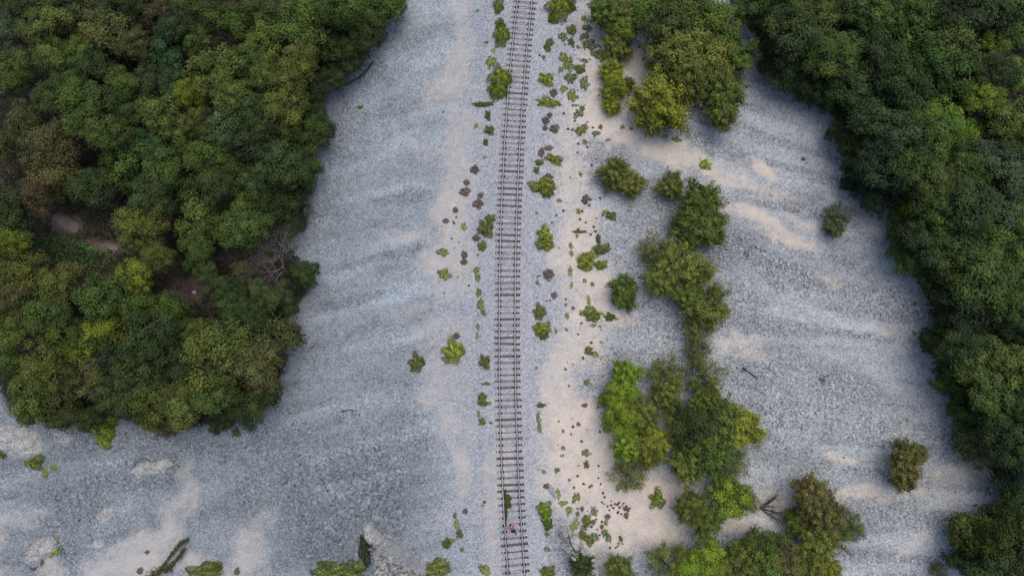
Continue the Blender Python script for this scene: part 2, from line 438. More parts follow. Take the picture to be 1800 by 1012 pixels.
gc = ground_colour(p_[keep], q_[keep], x_, y_, s2, c2*0, w_[keep]*0)
bright = rng.normal(1.0, .15, len(x_)).clip(.55, 1.5)*(1-.22*b2*c2)*(1-.04*c2)
colr = gc*bright[:, None]*(1+rng.normal(0, .03, (len(x_), 3)))
tag(link('loose_stones', stones_mesh('loose_stones', x_, y_, size, colr.clip(.03, .8))), 'countless loose grey limestone stones strewn over the open scree', 'stones', kind='stuff')
print('stones', len(x_))

# ------------------------------------------------------------------ foliage meshes
def leaf_quads(P, Nn, L, Wd, col):
    """diamond leaves: P centres, Nn normals"""
    n = len(P)
    Nn = Nn/np.linalg.norm(Nn, axis=1)[:, None]
    r = rng.normal(size=(n, 3)); a = np.cross(Nn, r); a /= np.linalg.norm(a, axis=1)[:, None]; b = np.cross(Nn, a)
    L = np.broadcast_to(L, n)[:, None]; Wd = np.broadcast_to(Wd, n)[:, None]
    droop = Nn*L*.12
    v = np.stack([P-a*L*.5-droop, P+b*Wd*.5, P+a*L*.5-droop, P-b*Wd*.5], 1)
    f = np.arange(n*4).reshape(n, 4)
    return v.reshape(-1, 3), f, np.repeat(col, 4, 0)

def crown_mesh(name, style='lobed', R=2.6, n=6000, leaf=.2, hz_=.8, sparse=0.0, warm=0.0):
    nl = 46 if style == 'lobed' else 90
    ph = rng.uniform(0, 6.28, 4); am = rng.uniform(.04, .13, 4)
    def outline(t): return 1+sum(am[k]*np.sin((k+2)*t+ph[k]) for k in range(4))
    # lobes over a dome
    th = rng.uniform(0, 2*np.pi, nl); u = rng.uniform(-.35, 1.0, nl)
    rr = rng.uniform(.6, .86, nl)
    sr = np.sqrt(1-u*u)
    C = np.stack([np.cos(th)*sr*rr*outline(th), np.sin(th)*sr*rr*outline(th), u*rr*hz_], 1)
    lr = rng.uniform(.13, .30, nl)*(1.0 if style == 'lobed' else .6)
    lb = rng.normal(1, .16, nl).clip(.6, 1.45); lh = rng.normal(0, 1, nl)
    if style == 'lobed':
        k = rng.choice(nl, n, p=lr**2/np.sum(lr**2))
        d = rng.normal(size=(n, 3)); d[:, 2] += .45; d += C[k]*.8; d /= np.linalg.norm(d, axis=1)[:, None]
        P = C[k]+d*lr[k][:, None]*(.45+.95*rng.random(n)**1.15)[:, None]
        crown_out = d
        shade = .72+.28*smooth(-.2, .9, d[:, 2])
    else:
        k = rng.integers(0, nl, n)
        t = rng.beta(2.2, 1.2, n)
        base = np.array([0, 0, -.5*hz_])
        tip = C*1.15
        P = base+(tip[k]-base)*(.25+.8*t)[:, None]
        P += rng.normal(0, .075, (n, 3))*(1.15-.5*t)[:, None]
        P[:, 2] += .12*(t*(1-t))
        d = tip[k]-base; d /= np.linalg.norm(d, axis=1)[:, None]
        crown_out = d
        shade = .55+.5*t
    Nn = crown_out*.6+np.array([0, 0, .7])+rng.normal(0, .55, (n, 3))
    b = lb[k]*rng.normal(1, .22, n).clip(.4, 1.8)*shade
    hue = (lh[k]*.05+rng.normal(0, .06, n))
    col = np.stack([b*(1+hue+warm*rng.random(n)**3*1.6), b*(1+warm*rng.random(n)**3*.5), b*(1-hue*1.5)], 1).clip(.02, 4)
    z_shade = (.62+.55*smooth(-.2*hz_, .95*hz_, P[:, 2]))[:, None]; col = (col*z_shade*np.array([1.04, 1.0, .95])).clip(.02, 4)  # painted shading: low leaves darkened, top leaves brightened in their colour
    P = P*R
    v, f, c = leaf_quads(P, Nn, rng.uniform(.7, 1.35, n)*leaf, rng.uniform(.7, 1.3, n)*leaf*.62, col)
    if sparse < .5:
        # inner leaf mass, crown shade put into its darker leaf colour
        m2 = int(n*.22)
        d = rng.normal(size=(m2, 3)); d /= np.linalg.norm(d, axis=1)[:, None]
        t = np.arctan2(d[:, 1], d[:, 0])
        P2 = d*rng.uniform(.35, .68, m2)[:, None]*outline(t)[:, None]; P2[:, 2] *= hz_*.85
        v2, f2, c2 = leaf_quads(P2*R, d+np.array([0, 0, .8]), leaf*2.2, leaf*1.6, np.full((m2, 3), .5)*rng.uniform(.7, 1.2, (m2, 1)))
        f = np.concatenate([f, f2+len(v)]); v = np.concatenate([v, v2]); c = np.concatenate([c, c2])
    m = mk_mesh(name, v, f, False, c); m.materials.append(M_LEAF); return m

def grow(mb, twig, p, d, L, r, depth, maxd, spread, up=.15, twig_from=3, kids=(2, 3)):
    n = 4; pts = [p]; q = Vector(p); dd = Vector(d).normalized()
    for i in range(n):
        dd = (dd+Vector((random.gauss(0, .12), random.gauss(0, .12), random.gauss(up*.3, .08)))).normalized()
        q = q+dd*(L/n); pts.append(tuple(q))
    rad = [r*(1-.45*i/n) for i in range(n+1)]
    (twig if depth >= twig_from else mb).tube(pts, rad, 5 if depth < 2 else 3)
    if depth >= maxd: return
    for k in range(random.randint(*kids)+(1 if depth == 0 else 0)):
        i = random.choice([2, 3, 4, 4])
        ax = Vector((random.gauss(0, 1), random.gauss(0, 1), random.gauss(up, .5))).normalized()
        nd = (dd+ax*spread).normalized()
        grow(mb, twig, pts[i], nd, L*random.uniform(.6, .85), rad[i]*.68, depth+1, maxd, spread, up, twig_from, kids)

def trunk_mesh(name, seed, h=4.0):
    """tapered trunk with limbs, base at origin, top near z = h"""
    random.seed(seed); mb = MB()
    pts = [(0, 0, -.3)]; x = y = 0
    for i in range(1, 7):
        x += random.gauss(0, .07); y += random.gauss(0, .07); pts.append((x, y, h*i/6))
    mb.tube(pts, [.19, .15, .13, .12, .10, .08, .05], 8)
    for k in range(6):
        i = random.choice([3, 4, 5]); a = k*1.05+random.uniform(-.3, .3); L = random.uniform(1.1, 1.7)
        p = Vector(pts[i]); e = p+Vector((math.cos(a)*L, math.sin(a)*L, random.uniform(.7, 1.3)))
        mid = (p+e)/2+Vector((0, 0, -.12))
        mb.tube([p, mid, e], [.065, .05, .02], 5)
    return mb.mesh(name, [M_BARK], True)

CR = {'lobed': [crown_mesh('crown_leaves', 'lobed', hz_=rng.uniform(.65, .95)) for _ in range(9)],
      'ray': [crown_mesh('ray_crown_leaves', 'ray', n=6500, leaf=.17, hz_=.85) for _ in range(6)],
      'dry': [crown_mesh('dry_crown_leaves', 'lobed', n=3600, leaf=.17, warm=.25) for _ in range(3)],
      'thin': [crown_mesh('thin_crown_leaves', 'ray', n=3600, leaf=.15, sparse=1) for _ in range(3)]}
TRUNKS = [trunk_mesh('trunk_wood', 11+i) for i in range(4)]
PAL = {
 'O': ('olive green', (.125, .142, .034)), 'G': ('mid green', (.090, .123, .027)), 'D': ('dark green', (.057, .079, .025)),
 'Y': ('yellow-green', (.19, .215, .027)), 'B': ('brownish olive', (.115, .105, .038)), 'T': ('bluish green', (.056, .102, .046)),
 'L': ('bright green', (.140, .195, .026)), 'R': ('rusty brown', (.115, .082, .042)), 'W': ('greyish green', (.092, .116, .056)),
 'K': ('blackish-green', (.034, .052, .024)), 'E': ('golden olive', (.128, .138, .030)),
}
ORD = ['first', 'second', 'third', 'fourth', 'fifth', 'sixth', 'seventh', 'eighth', 'ninth', 'tenth', 'eleventh', 'twelfth', 'thirteenth', 'fourteenth', 'fifteenth', 'sixteenth', 'seventeenth', 'eighteenth']
PENDING = []   # (object, px, py, adjective, noun, place, axis)
def queue(o, px, py, head, place, axis='x'): PENDING.append((o, px, py, head, place, axis))

def place_crown_tree(px, py, r, key, style, up, first, name, place, group, squash=1.0, axis='x'):
    word, colr = PAL[key]
    x, y, g, s = at(px, py, up)
    R = r*s
    o = link(name, None, loc=(x, y, g), rot=(0, 0, 0))
    o.empty_display_size = .5
    if name == 'forest_tree': squash = random.uniform(.74, 1.22)
    f = R/2.6
    src = random.choice(CR[style])
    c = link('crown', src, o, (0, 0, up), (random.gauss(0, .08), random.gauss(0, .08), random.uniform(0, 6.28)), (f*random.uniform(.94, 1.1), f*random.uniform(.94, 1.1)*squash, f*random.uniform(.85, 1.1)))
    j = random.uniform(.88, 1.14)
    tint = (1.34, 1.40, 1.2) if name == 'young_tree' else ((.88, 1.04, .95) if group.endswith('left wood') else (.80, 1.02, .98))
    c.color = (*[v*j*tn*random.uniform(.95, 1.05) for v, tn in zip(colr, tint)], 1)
    th = (up+.25*R)/4.0
    t = link('trunk', random.choice(TRUNKS), o, (0, 0, 0), (0, 0, random.uniform(0, 6.28)), (max(f, .3), max(f, .3), th))
    tag(o, None, 'tree', group)
    queue(o, px, py, word+' '+{'lobed': 'leafy tree', 'ray': 'feathery tree', 'dry': 'speckled tree', 'thin': 'wispy tree'}[style]+' in the', place, axis)
    return o

# ------------------------------------------------------------------ the woods: image pixel x, y, crown radius, colour, [style]
LW = '''50 15 33 T|12 55 32 W|78 45 38 O|85 92 34 O|138 95 30 G|150 35 40 B|195 62 42 B|25 128 40 G|165 118 30 D|242 78 30 B|268 12 30 R|310 46 27 D|298 92 36 T|330 8 28 G
400 38 44 G|460 22 34 G|470 80 36 O|545 48 50 G|600 12 46 G|585 88 34 G|348 72 28 G|385 132 50 O|332 165 28 Y|470 135 32 O|515 142 42 E|500 192 42 E|527 98 30 O|272 135 30 D|213 150 28 G|308 150 26 T
120 143 26 D|150 185 44 G|88 175 28 D|238 198 32 D|290 200 48 O|320 238 36 O|200 240 40 G|222 292 44 G|150 222 26 G|45 215 38 B dry|92 258 50 B dry|100 312 46 B dry|8 262 34 B dry|258 258 28 T|290 296 40 G
370 285 44 G|395 225 38 W|438 195 38 D|452 248 44 D|497 288 42 D|540 240 38 G|530 305 30 D|420 318 42 G|555 165 26 D|362 385 52 O|433 398 40 G|497 362 40 D|262 350 38 D|248 400 44 E dry|278 448 32 E dry|345 440 32 G
667 14 46 G|625 28 46 G|633 62 38 D|610 98 34 D|585 135 24 D|690 2 30 G|40 0 34 D|105 5 34 D|215 10 36 D|160 330 34 D|325 345 38 D|380 330 34 D|455 330 38 D|410 170 34 O|350 215 30 O|560 215 28 D|430 110 34 G
52 488 46 E dry|108 500 36 O dry|186 522 48 G|236 487 34 Y|238 540 38 G|85 556 42 G|18 580 34 G|188 572 38 Y dry|268 592 50 D|298 548 36 G|380 622 56 O|470 592 52 B|450 645 44 B|252 650 44 D
128 618 34 Y dry|82 645 46 E dry|196 632 34 K|158 665 42 B|12 635 28 G|57 692 44 O|118 700 42 B|268 700 46 O|325 706 44 O|430 708 38 D|455 690 38 D|400 728 24 G|20 425 38 Y dry|464 520 30 G|500 528 28 D|538 482 22 D|30 530 36 B|210 690 38 D|330 640 40 D|340 590 36 G|380 690 40 G|440 560 34 D|410 540 26 D|300 738 28 B|20 370 36 D|392 508 26 D|428 478 22 B dry|365 480 20 D|415 520 22 O dry|65 345 34 R dry|510 400 22 D|150 590 32 G|0 470 24 G|160 735 20 D|120 732 22 D|60 725 22 D|390 740 22 D'''
RW = '''1322 12 38 G|1385 10 42 G|1428 42 44 O|1388 62 42 D|1362 88 36 D|1388 118 40 D|1430 85 34 G|1468 98 42 G|1425 142 38 D|1470 145 42 T|1440 172 26 D|1515 75 28 T|1562 42 34 G|1519 25 40 G|1586 6 28 R|1616 30 38 G|1697 28 54 D|1752 25 48 G|1795 10 32 D
1627 85 58 G|1672 82 52 O|1637 135 60 G|1700 142 52 O|1584 160 52 D|1553 110 44 D|1500 165 42 D|1596 202 52 D|1543 215 46 D|1495 228 40 D|1508 268 38 D|1580 238 42 W|1625 250 46 G|1655 215 38 L|1745 74 28 Y|1784 131 36 Y|1778 62 34 G|1727 175 34 Y
1690 235 34 L|1768 222 50 O|1706 280 40 G|1750 292 46 W|1697 308 34 G|1616 302 46 G|1553 302 46 K|1637 325 40 O|1516 315 34 K|1795 260 32 G|1536 350 30 K|1616 355 40 L|1653 380 40 G|1588 395 36 D|1626 412 38 D|1603 445 38 G
1664 438 42 D|1700 360 44 D|1752 358 46 W|1775 394 40 L|1730 418 44 G|1684 468 42 O|1640 490 36 D|1724 488 50 G|1663 528 38 K|1704 541 42 K|1756 528 48 G|1788 474 42 G|1680 568 40 D|1688 609 42 D|1737 595 44 G|1786 568 42 D
1672 635 34 D|1680 662 40 G|1728 642 44 O|1770 649 46 E|1700 690 42 D|1740 692 42 G|1790 692 42 D|1700 729 34 G|1730 735 40 D|1770 740 44 D|1732 779 42 B|1765 775 42 D|1795 786 40 K|1782 826 42 K|1790 873 40 D|1775 904 36 D
1722 941 44 O|1755 967 46 E|1795 940 42 G|1712 975 40 D|1745 1005 42 D|1800 1000 40 D|1650 165 40 D|1745 125 36 D|1475 30 34 D|1345 40 30 D|1800 200 30 D|1720 325 30 D|1790 330 38 D|1800 430 32 D|1640 595 26 D|1800 620 34 D|1765 450 34 K|1655 610 24 D|1570 340 34 K|1660 290 34 D|1480 190 24 D|1535 265 34 K'''
def parse(t):
    for it in t.replace('\n', '|').split('|'):
        a = it.split()
        if a: yield float(a[0]), float(a[1]), float(a[2]), a[3], (a[4] if len(a) > 4 else 'lobed')
def near_edge(px, py, poly): return float(poly_dist(np.array([px]), np.array([py]), poly)[0]) < 46
random.seed(5)
def band(py, names, cuts):
    for c, n in zip(cuts, names):
        if py < c: return n
    return names[-1]
for px, py, r, k, stl in parse(LW):
    b = band(py, ['top', 'upper', 'upper-middle', 'middle', 'lower-middle', 'lower', 'bottom'], [60, 150, 260, 400, 530, 640, 9999])
    e = near_edge(px, py, LEFT_WOOD)
    place_crown_tree(px, py, r*1.04, k, stl, (random.uniform(2.2, 3.2) if e else random.uniform(3.6, 6.0)), None, 'forest_tree',
                     '%s band of left wood' % b+(' beside scree' if e else ''), 'trees of the left wood')
for px, py, r, k, stl in parse(RW):
    b = band(py, ['top', 'upper', 'upper-middle', 'middle', 'lower-middle', 'lower', 'bottom'], [70, 180, 300, 420, 580, 740, 9999])
    e = near_edge(px, py, RIGHT_WOOD)
    place_crown_tree(px, py, r*1.04, k, stl, (random.uniform(1.9, 2.9) if e else random.uniform(3.6, 6.2)), None, 'forest_tree',
                     '%s band of right wood' % b+(' beside scree' if e else ''), 'trees of the right wood')

# clumps and single trees on the scree right of the track: x y r colour style height place
MT = '''1063 20 34 G ray 2.2 A|1100 30 34 O ray 2.4 A|1097 52 22 L lobed 1.6 A|1138 14 36 G lobed 3 A|1170 42 40 D lobed 3.4 A|1180 100 46 O ray 3.2 A|1158 188 54 Y ray 2.6 A|1227 25 42 G lobed 3.4 A|1258 57 40 G lobed 3.4 A|1222 70 38 O ray 3.2 A|1294 100 34 G ray 3 A|1243 112 42 O lobed 3.2 A|1213 142 38 O ray 3 A|1270 165 40 G ray 2.6 A|1268 202 30 O ray 2.2 A|1200 8 34 D lobed 3 A
1085 82 28 O ray 1.2 A|1075 128 24 Y ray .9 A|1080 158 26 Y ray .9 A|1104 148 14 G ray .7 A|1076 186 18 Y ray .8 A|1082 308 32 O ray 1.2 B|1110 325 24 O ray 1.1 B|1180 326 26 O ray 1.4 B|1232 362 44 G ray 2.2 B|1222 402 40 G ray 2.2 B|1250 400 34 G ray 2.2 B|1192 395 18 O thin 1.2 B
1150 440 32 O thin 1.6 B|1190 465 44 O ray 2 B|1160 490 30 O ray 1.8 B|1228 478 30 O ray 2 B|1212 520 30 G ray 2 B|1240 540 40 O ray 2 B|1230 584 27 O thin 1.9 B|1096 506 25 G ray 1.2 B|1098 524 22 G ray 1 B|1226 618 26 B thin 1.4 B
1100 660 30 L ray 1.9 C|1094 690 26 L lobed 1.6 C|1063 702 13 L ray .8 C|1168 655 34 O thin 1.8 C|1172 695 30 O ray 1.9 C|1235 660 40 O thin 2.2 C|1242 700 32 O ray 2 C|1098 740 28 L lobed 1.8 C|1130 730 32 O ray 2 C|1150 775 28 Y ray 2 C|1105 785 32 L ray 2 C|1140 790 34 E ray 2 C|1190 768 22 O thin 1.4 C
1225 755 40 D lobed 2.6 C|1268 735 42 G ray 2.6 C|1305 750 38 Y ray 2.4 C|1250 795 44 G ray 2.6 C|1210 815 36 O ray 2 C|1290 810 28 O thin 1.6 C|1190 740 26 O thin 1.6 C|1105 835 32 O thin 1.3 C
1215 892 34 O ray 2.2 D|1240 915 30 G ray 2 D|1285 872 34 L lobed 2 D|1322 885 16 O thin 1.2 D|1425 868 36 B ray 2.6 D|1448 905 40 B ray 2.8 D|1480 920 34 O thin 2 D|1503 930 20 W thin 1.3 D|1402 918 24 G lobed 1.4 D|1440 945 36 O ray 2.4 D
1340 965 34 G lobed 2.6 D|1300 985 36 O ray 2.6 D|1248 980 30 L lobed 2.4 D|1215 995 30 L lobed 2.2 D|1375 985 36 B ray 2.6 D|1420 990 34 E ray 2.4 D|1460 1000 22 Y ray 1.8 D|1170 990 38 O thin 2 D|1335 1005 40 G ray 2.6 D|1270 1010 36 O ray 2.4 D
1472 378 25 W thin 1.3 E|1466 398 20 W ray 1.0 E|1592 802 32 B ray 2.2 E|1590 838 28 B ray 2.0 E|1614 796 14 G lobed 1.2 E|1650 1003 16 O thin .8 E|1088 998 26 O ray 1.3 D|1022 992 22 D ray 1.2 D'''
PLN = {'A': 'top stand right of the track', 'B': 'middle clumps right of the track', 'C': 'big clump right of the track', 'D': 'bottom thicket right of the track', 'E': 'standing out on the right scree'}
for it in MT.replace('\n', '|').split('|'):
    a = it.split()
    place_crown_tree(float(a[0]), float(a[1]), float(a[2])*1.13, a[3], a[4], float(a[5]), None, 'young_tree', PLN[a[6]], 'young trees on the scree right of the track', axis='y')

# ------------------------------------------------------------------ shrubs and tufts
def dome_mesh(name, n, leaf, ragged=.25, kind='leaf'):
    ph = rng.uniform(0, 6.28, 5); am = rng.uniform(.3, 1, 5)*ragged*.45
    t = rng.uniform(0, 2*np.pi, n); rad = np.sqrt(rng.random(n))*(1+(.34 if n > 1000 else .16)*rng.random(n)**3*np.sign(rng.random(n)-.25))
    ol = 1+sum(am[k]*np.sin((k+2)*t+ph[k]) for k in range(5))
    rr = rad*ol
    zz = np.sqrt(np.clip(1-rad**2, 0, 1))*.6*rng.uniform(.55, 1.05, n)*(1+.35*np.sin(6*rr+3*t))
    P = np.stack([np.cos(t)*rr, np.sin(t)*rr, zz+.02], 1)
    Nn = P*.7+np.array([0, 0, .5])+rng.normal(0, .5, (n, 3))
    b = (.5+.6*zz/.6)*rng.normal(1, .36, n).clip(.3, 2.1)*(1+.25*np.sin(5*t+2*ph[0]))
    hue = rng.normal(0, .08, n)
    col = np.stack([b*(1+hue), b, b*(1-hue)], 1).clip(.02, 4)
    v, f, c = leaf_quads(P, Nn, rng.uniform(.7, 1.4, n)*leaf, rng.uniform(.6, 1.2, n)*leaf*(.55 if kind == 'leaf' else .22), col)
    m = mk_mesh(name, v, f, False, c); m.materials.append(M_LEAF); return m
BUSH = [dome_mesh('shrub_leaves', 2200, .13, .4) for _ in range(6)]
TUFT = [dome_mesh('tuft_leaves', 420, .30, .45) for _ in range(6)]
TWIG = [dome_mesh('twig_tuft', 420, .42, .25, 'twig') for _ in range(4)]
# x y rx ry colour kind(b bush, t tuft, w twiggy) zone [rotation]
SH = '''877 10 9 16 O b l|880 42 9 9 O b l|882 63 14 20 L b l|868 89 4 5 Y t l|855 74 4 3 G t l|839 18 3 3 G t l|879 140 20 22 Y b l|877 160 18 16 L b l|863 108 8 12 O t l|852 183 20 5 G b l|858 203 5 10 G b l|861 229 8 9 E b l|854 250 5 6 O b l|837 221 4 5 O t l|853 276 4 3 O t l
834 298 8 8 R w l|820 321 6 6 O w l|817 337 10 8 R w l|840 358 10 9 R w l|845 343 6 5 R w l|800 369 5 6 R w l|783 388 6 5 R w l|815 398 5 8 O t l|862 384 9 8 L b l|855 402 13 16 E b l|848 432 7 10 E b l|837 418 7 7 R w l|779 443 11 7 O t l|816 448 6 7 R w l|815 460 6 6 R w l|781 481 10 10 O t l|772 478 5 4 R w l|840 448 3 3 O t l
838 475 5 7 O t l|840 488 5 7 G t l|842 514 5 8 G t l|846 536 6 12 G t l|851 550 4 6 G t l|840 574 4 6 W t l|839 590 3 8 W t l|798 617 19 20 Y b l|803 590 6 6 R w l|733 637 14 15 O b l|853 636 9 13 E b l|779 630 4 4 O t l|855 674 8 2.5 G b l|848 702 9 11 O b l|858 709 6 4 G t l|848 741 6 6 L b l|842 729 3 8 G t l|863 743 4 3 R w l
803 922 5 9 O t l|800 906 4 6 O w l|808 938 6 7 O b l|785 955 7 10 G b l|794 950 6 5 O t l|812 966 4 4 G t l|818 898 5 5 O w l|852 882 4 3 R w l|849 888 3 2 R w l|753 937 4 3 O t l|855 1003 8 10 O t l|846 997 5 6 W t l|768 998 24 16 O b l
633 188 5 4 L b s|609 192 4 3 G t s|779 196 2.5 2.5 G t s|372 754 8 6 D b s|415 760 7 7 O b s|180 748 30 22 L b s|185 772 14 16 L b s|262 745 18 11 L b s|4 793 9 13 E b s|60 812 15 13 O b s|78 832 6 8 O t s|92 822 9 5 O t s|98 770 7 12 O t s|107 778 5 6 O t s
290 820 9 7 O t s|311 818 5 5 W t s|97 948 7 5 O t s|96 970 9 8 O t s|58 996 7 6 R w s|72 988 5 5 R w s|257 970 5 4 R w s|245 1003 6 6 O w s|360 1003 28 16 O b s|378 995 12 8 G b s|416 1005 5 7 O w s|600 1002 46 17 G b s|642 967 11 28 K b s|577 1008 20 8 O b s
672 946 5 7 O t s|668 986 6 8 O t s|712 992 6 5 O t s|695 947 3 3 O t s
983 16 24 22 Y b r|972 34 10 8 G b r|1002 8 12 12 O b r|964 79 8 12 O b r 25|1005 52 8 10 O b r|989 64 8 8 W t r|1004 73 6 7 O b r|990 100 8 9 O t r|1000 114 10 14 O t r|1003 136 10 9 W t r|1020 122 9 9 O b r|986 122 5 6 O t r|955 100 4 4 G t r|960 140 13 12 Y b r|973 163 7 8 R w r|964 180 22 8 Y b r 10|990 156 5 8 O t r|1006 168 9 11 O t r|1028 146 8 12 W t r|1018 199 9 8 W t r|1024 190 5 5 W t r
959 212 7 8 R w r|966 202 5 5 R w r|958 225 5 5 R w r|975 226 9 8 R w r|1022 229 10 8 O t r|1028 222 6 5 W t r|1028 250 5 5 O t r|1048 234 7 5 W t r|964 260 9 5 R w r|974 280 15 9 Y b r 15|951 268 6 9 R w r|948 285 8 6 O b r|943 299 5 7 G b r|964 311 8 7 R w r|954 327 22 15 Y b r|962 340 12 8 G b r|1020 306 4 5 O t r|1027 32 5 5 O t r|1033 48 8 7 W t r|1027 63 8 7 W t r|1037 78 14 10 W t r|1027 107 7 5 R t r|1016 82 4 4 W t r|1055 98 10 12 O t r|1045 95 8 7 W t r
1029 350 7 9 R w r|1036 360 3 3 R w r|1017 371 5 5 O t r|1075 379 9 8 O b r|1064 372 5 6 O t r|990 370 3 3 R w r|983 352 5 4 W t r|943 374 3 3 W t r|957 412 13 14 Y b r|958 430 15 11 Y b r|1018 407 14 3 G b r|1052 420 5 8 G b r|1028 462 15 15 Y b r|1058 438 14 10 O b r|1043 448 12 8 O t r|1057 466 11 9 L b r|1040 462 8 6 O t r|1070 438 8 5 G t r|1014 414 3 4 O t r|1003 432 4 6 O t r|1004 445 4 6 O t r
964 482 10 10 R w r|974 519 6 6 R w r|944 497 4 4 W t r|946 485 4 3 W t r|1003 480 4 12 O t r|1005 500 3 6 O t r|1028 494 4 5 O t r|1042 500 5 4 O t r|948 548 11 13 O b r|952 578 15 13 Y b r|955 590 9 7 G b r|997 555 4 6 O t r|995 535 3 4 W t r|1035 527 4 8 O t r|1038 545 12 9 O t r|1043 556 12 10 O b r|1028 550 12 5 W t r|1055 551 9 4 O t r|1072 557 10 7 G b r|1084 560 5 3 O t r|1044 572 5 4 O t r|1055 574 4 3 O t r|1008 541 4 3 R w r|977 582 3 4 W t r|996 579 4 3 O t r|1022 568 3 3 R t r
1035 616 8 7 O b r|1045 622 7 6 O t r|1032 672 6 6 G t r|1057 601 4 3 O t r|942 646 3 3 W t r|951 712 9 4 G b r|946 735 4 12 W t r|948 752 4 10 W t r|1027 712 7 4 R w r|1017 746 4 4 R t r|990 758 3 4 W t r|1004 763 2.5 2.5 W t r|1030 795 8 6 W t r|1031 816 5 7 O b r|990 787 4 4 W t r|988 800 4 3 W t r|979 826 5 5 W t r|956 829 4 4 O t r|1001 844 3 3 R t r|1016 818 3 2 W t r
961 854 7 5 W w r|981 868 5 9 O t r|1013 873 7 8 O t r|1008 881 4 3 O t r|990 884 8 5 O t r|1000 896 5 8 O t r|1023 894 4 5 O w r|1015 902 4 5 R w r|1012 917 5 10 O t r|1044 898 7 8 W t r|1031 915 8 11 O b r|1043 917 5 5 O w r|1006 926 6 6 O t r|1024 940 10 6 O b r 40|1036 950 9 8 O b r 40|1058 926 4 5 O w r|1068 908 6 5 O w r|1065 917 4 6 O t r|1070 947 6 9 W t r|1063 935 5 8 W t r|1101 906 5 6 R w r|1025 928 6 5 W t r|1100 893 5 5 R w r|1045 944 8 8 W t r|1092 949 4 5 O w r|1088 956 3 4 O t r
956 893 13 12 L b r|960 908 11 12 L b r|963 922 8 10 G b r|962 938 5 5 W t r|962 1005 13 11 E b r|961 965 6 5 W t r|1016 978 8 7 O b r|1040 985 9 10 O b r|1035 1003 8 8 O b r|1240 287 12 10 L t q|1156 877 13 15 L b q|1445 668 6 5 R w q|1306 654 4 3 O w q|1312 150 6 4 W t q|1388 260 3 2 W t q|1413 279 4 4 O w q|1609 585 5 4 O t q|1610 534 5 4 G t q|1655 605 16 12 T t q|1672 715 8 12 G b q|1485 805 3 2 O t q|1595 738 4 3 O t q|1188 245 9 5 O t q|1170 240 6 4 O t q|1122 218 4 4 O t q|1095 222 4 4 W t q|1056 223 4 5 O w q|1069 245 4 3 W t q|1110 225 4 3 W t q'''
ZN = {'l': 'left of the track', 'r': 'right of the track', 's': 'on the left scree', 'q': 'on the right scree'}
random.seed(9)
small_groups = {}
for it in SH.replace('\n', '|').split('|'):
    a = it.split(); px, py, rx, ry = map(float, a[:4]); key, kd, zn = a[4], a[5], a[6]
    rot = math.radians(-float(a[7])) if len(a) > 7 else 0
    x, y, g, s = at(px, py, 0.1)
    lst = {'b': BUSH, 't': TUFT, 'w': TWIG}[kd]
    k = 1.0 if kd == 'b' else 1.02
    h = min(rx, ry)*s*(1.5 if kd == 'b' else .6)
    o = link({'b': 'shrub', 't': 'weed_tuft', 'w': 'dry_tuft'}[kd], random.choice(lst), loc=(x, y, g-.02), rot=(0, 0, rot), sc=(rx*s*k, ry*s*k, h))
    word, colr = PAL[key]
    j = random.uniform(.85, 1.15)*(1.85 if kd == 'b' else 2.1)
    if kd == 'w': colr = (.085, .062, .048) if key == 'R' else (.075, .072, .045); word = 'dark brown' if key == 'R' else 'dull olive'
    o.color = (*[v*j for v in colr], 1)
    tag(o, None, {'b': 'shrub', 't': 'weed', 'w': 'dry plant'}[kd])
    bnd = band(py, ['near top', 'above middle', 'at midheight', 'below middle', 'near bottom'], [200, 400, 600, 800, 9999])
    size = 'tiny' if max(rx, ry) < 5.5 else ('small' if max(rx, ry) < 10 else 'spreading')
    queue(o, px, py, size+' '+word+' '+{'b': 'shrub', 't': 'weed tuft', 'w': 'dry tuft'}[kd], ZN[zn]+' '+bnd, 'y')
# a scatter of dark tufts on the pale sand by the lower clump
random.seed(12)
spots = [(1058,882),(1062,885),(1068,889),(1074,887),(1078,892),(1071,896),(1085,886),(1089,891),(1094,888),(1098,895),(1086,900),(1092,903),(1104,897),(1101,889),(1107,893),(1096,884),(1081,885),(1088,883),(1060,866),(1026,850),(1050,930),(1048,912),(1054,940),(1090,943),(1094,955),(1085,960),(1072,962),(1082,962)]
for px, py in spots:
    x, y, g, s = at(px, py, 0)
    r = random.uniform(1.3, 2.4)*s*1.15
    o = link('dry_tuft', random.choice(TWIG+TUFT), loc=(x, y, g-.01), rot=(0, 0, random.uniform(0, 6)), sc=(r, r, r))
    o.color = (.15, .12, .085, 1)
    tag(o, 'tiny dark dry tuft in the dotted patch on pale sand near the bottom', 'dry plant', 'tiny dark tufts dotted on the lower sand')
# sprinkling of seedlings on the gravel beside the track
spr = [(1000,200,990,1045,60,240,34),(0,0,990,1060,240,420,22),(0,0,940,1000,60,560,14),(0,0,770,850,380,520,16),(0,0,980,1060,560,860,22),(0,0,1060,1140,70,200,22),(0,0,1000,1080,850,960,20)]
for _, _, x0, x1, y0, y1, n in spr:
    for _k in range(n):
        px, py = random.uniform(x0, x1), random.uniform(y0, y1)
        x, y, g, s = at(px, py, 0); r = random.uniform(1.0, 2.2)*s*1.2
        o = link('dry_tuft', random.choice(TWIG+TUFT), loc=(x, y, g-.01), rot=(0, 0, random.uniform(0, 6)), sc=(r, r, r))
        o.color = random.choice([(.13, .11, .08, 1), (.13, .14, .07, 1), (.12, .12, .09, 1)])
        side = 'left' if px < 890 else 'right'
        tag(o, 'speck-sized dull seedling tuft dotted over the sandy gravel %s of the track' % side, 'dry plant', 'speck-sized seedling tufts %s of the track' % side)

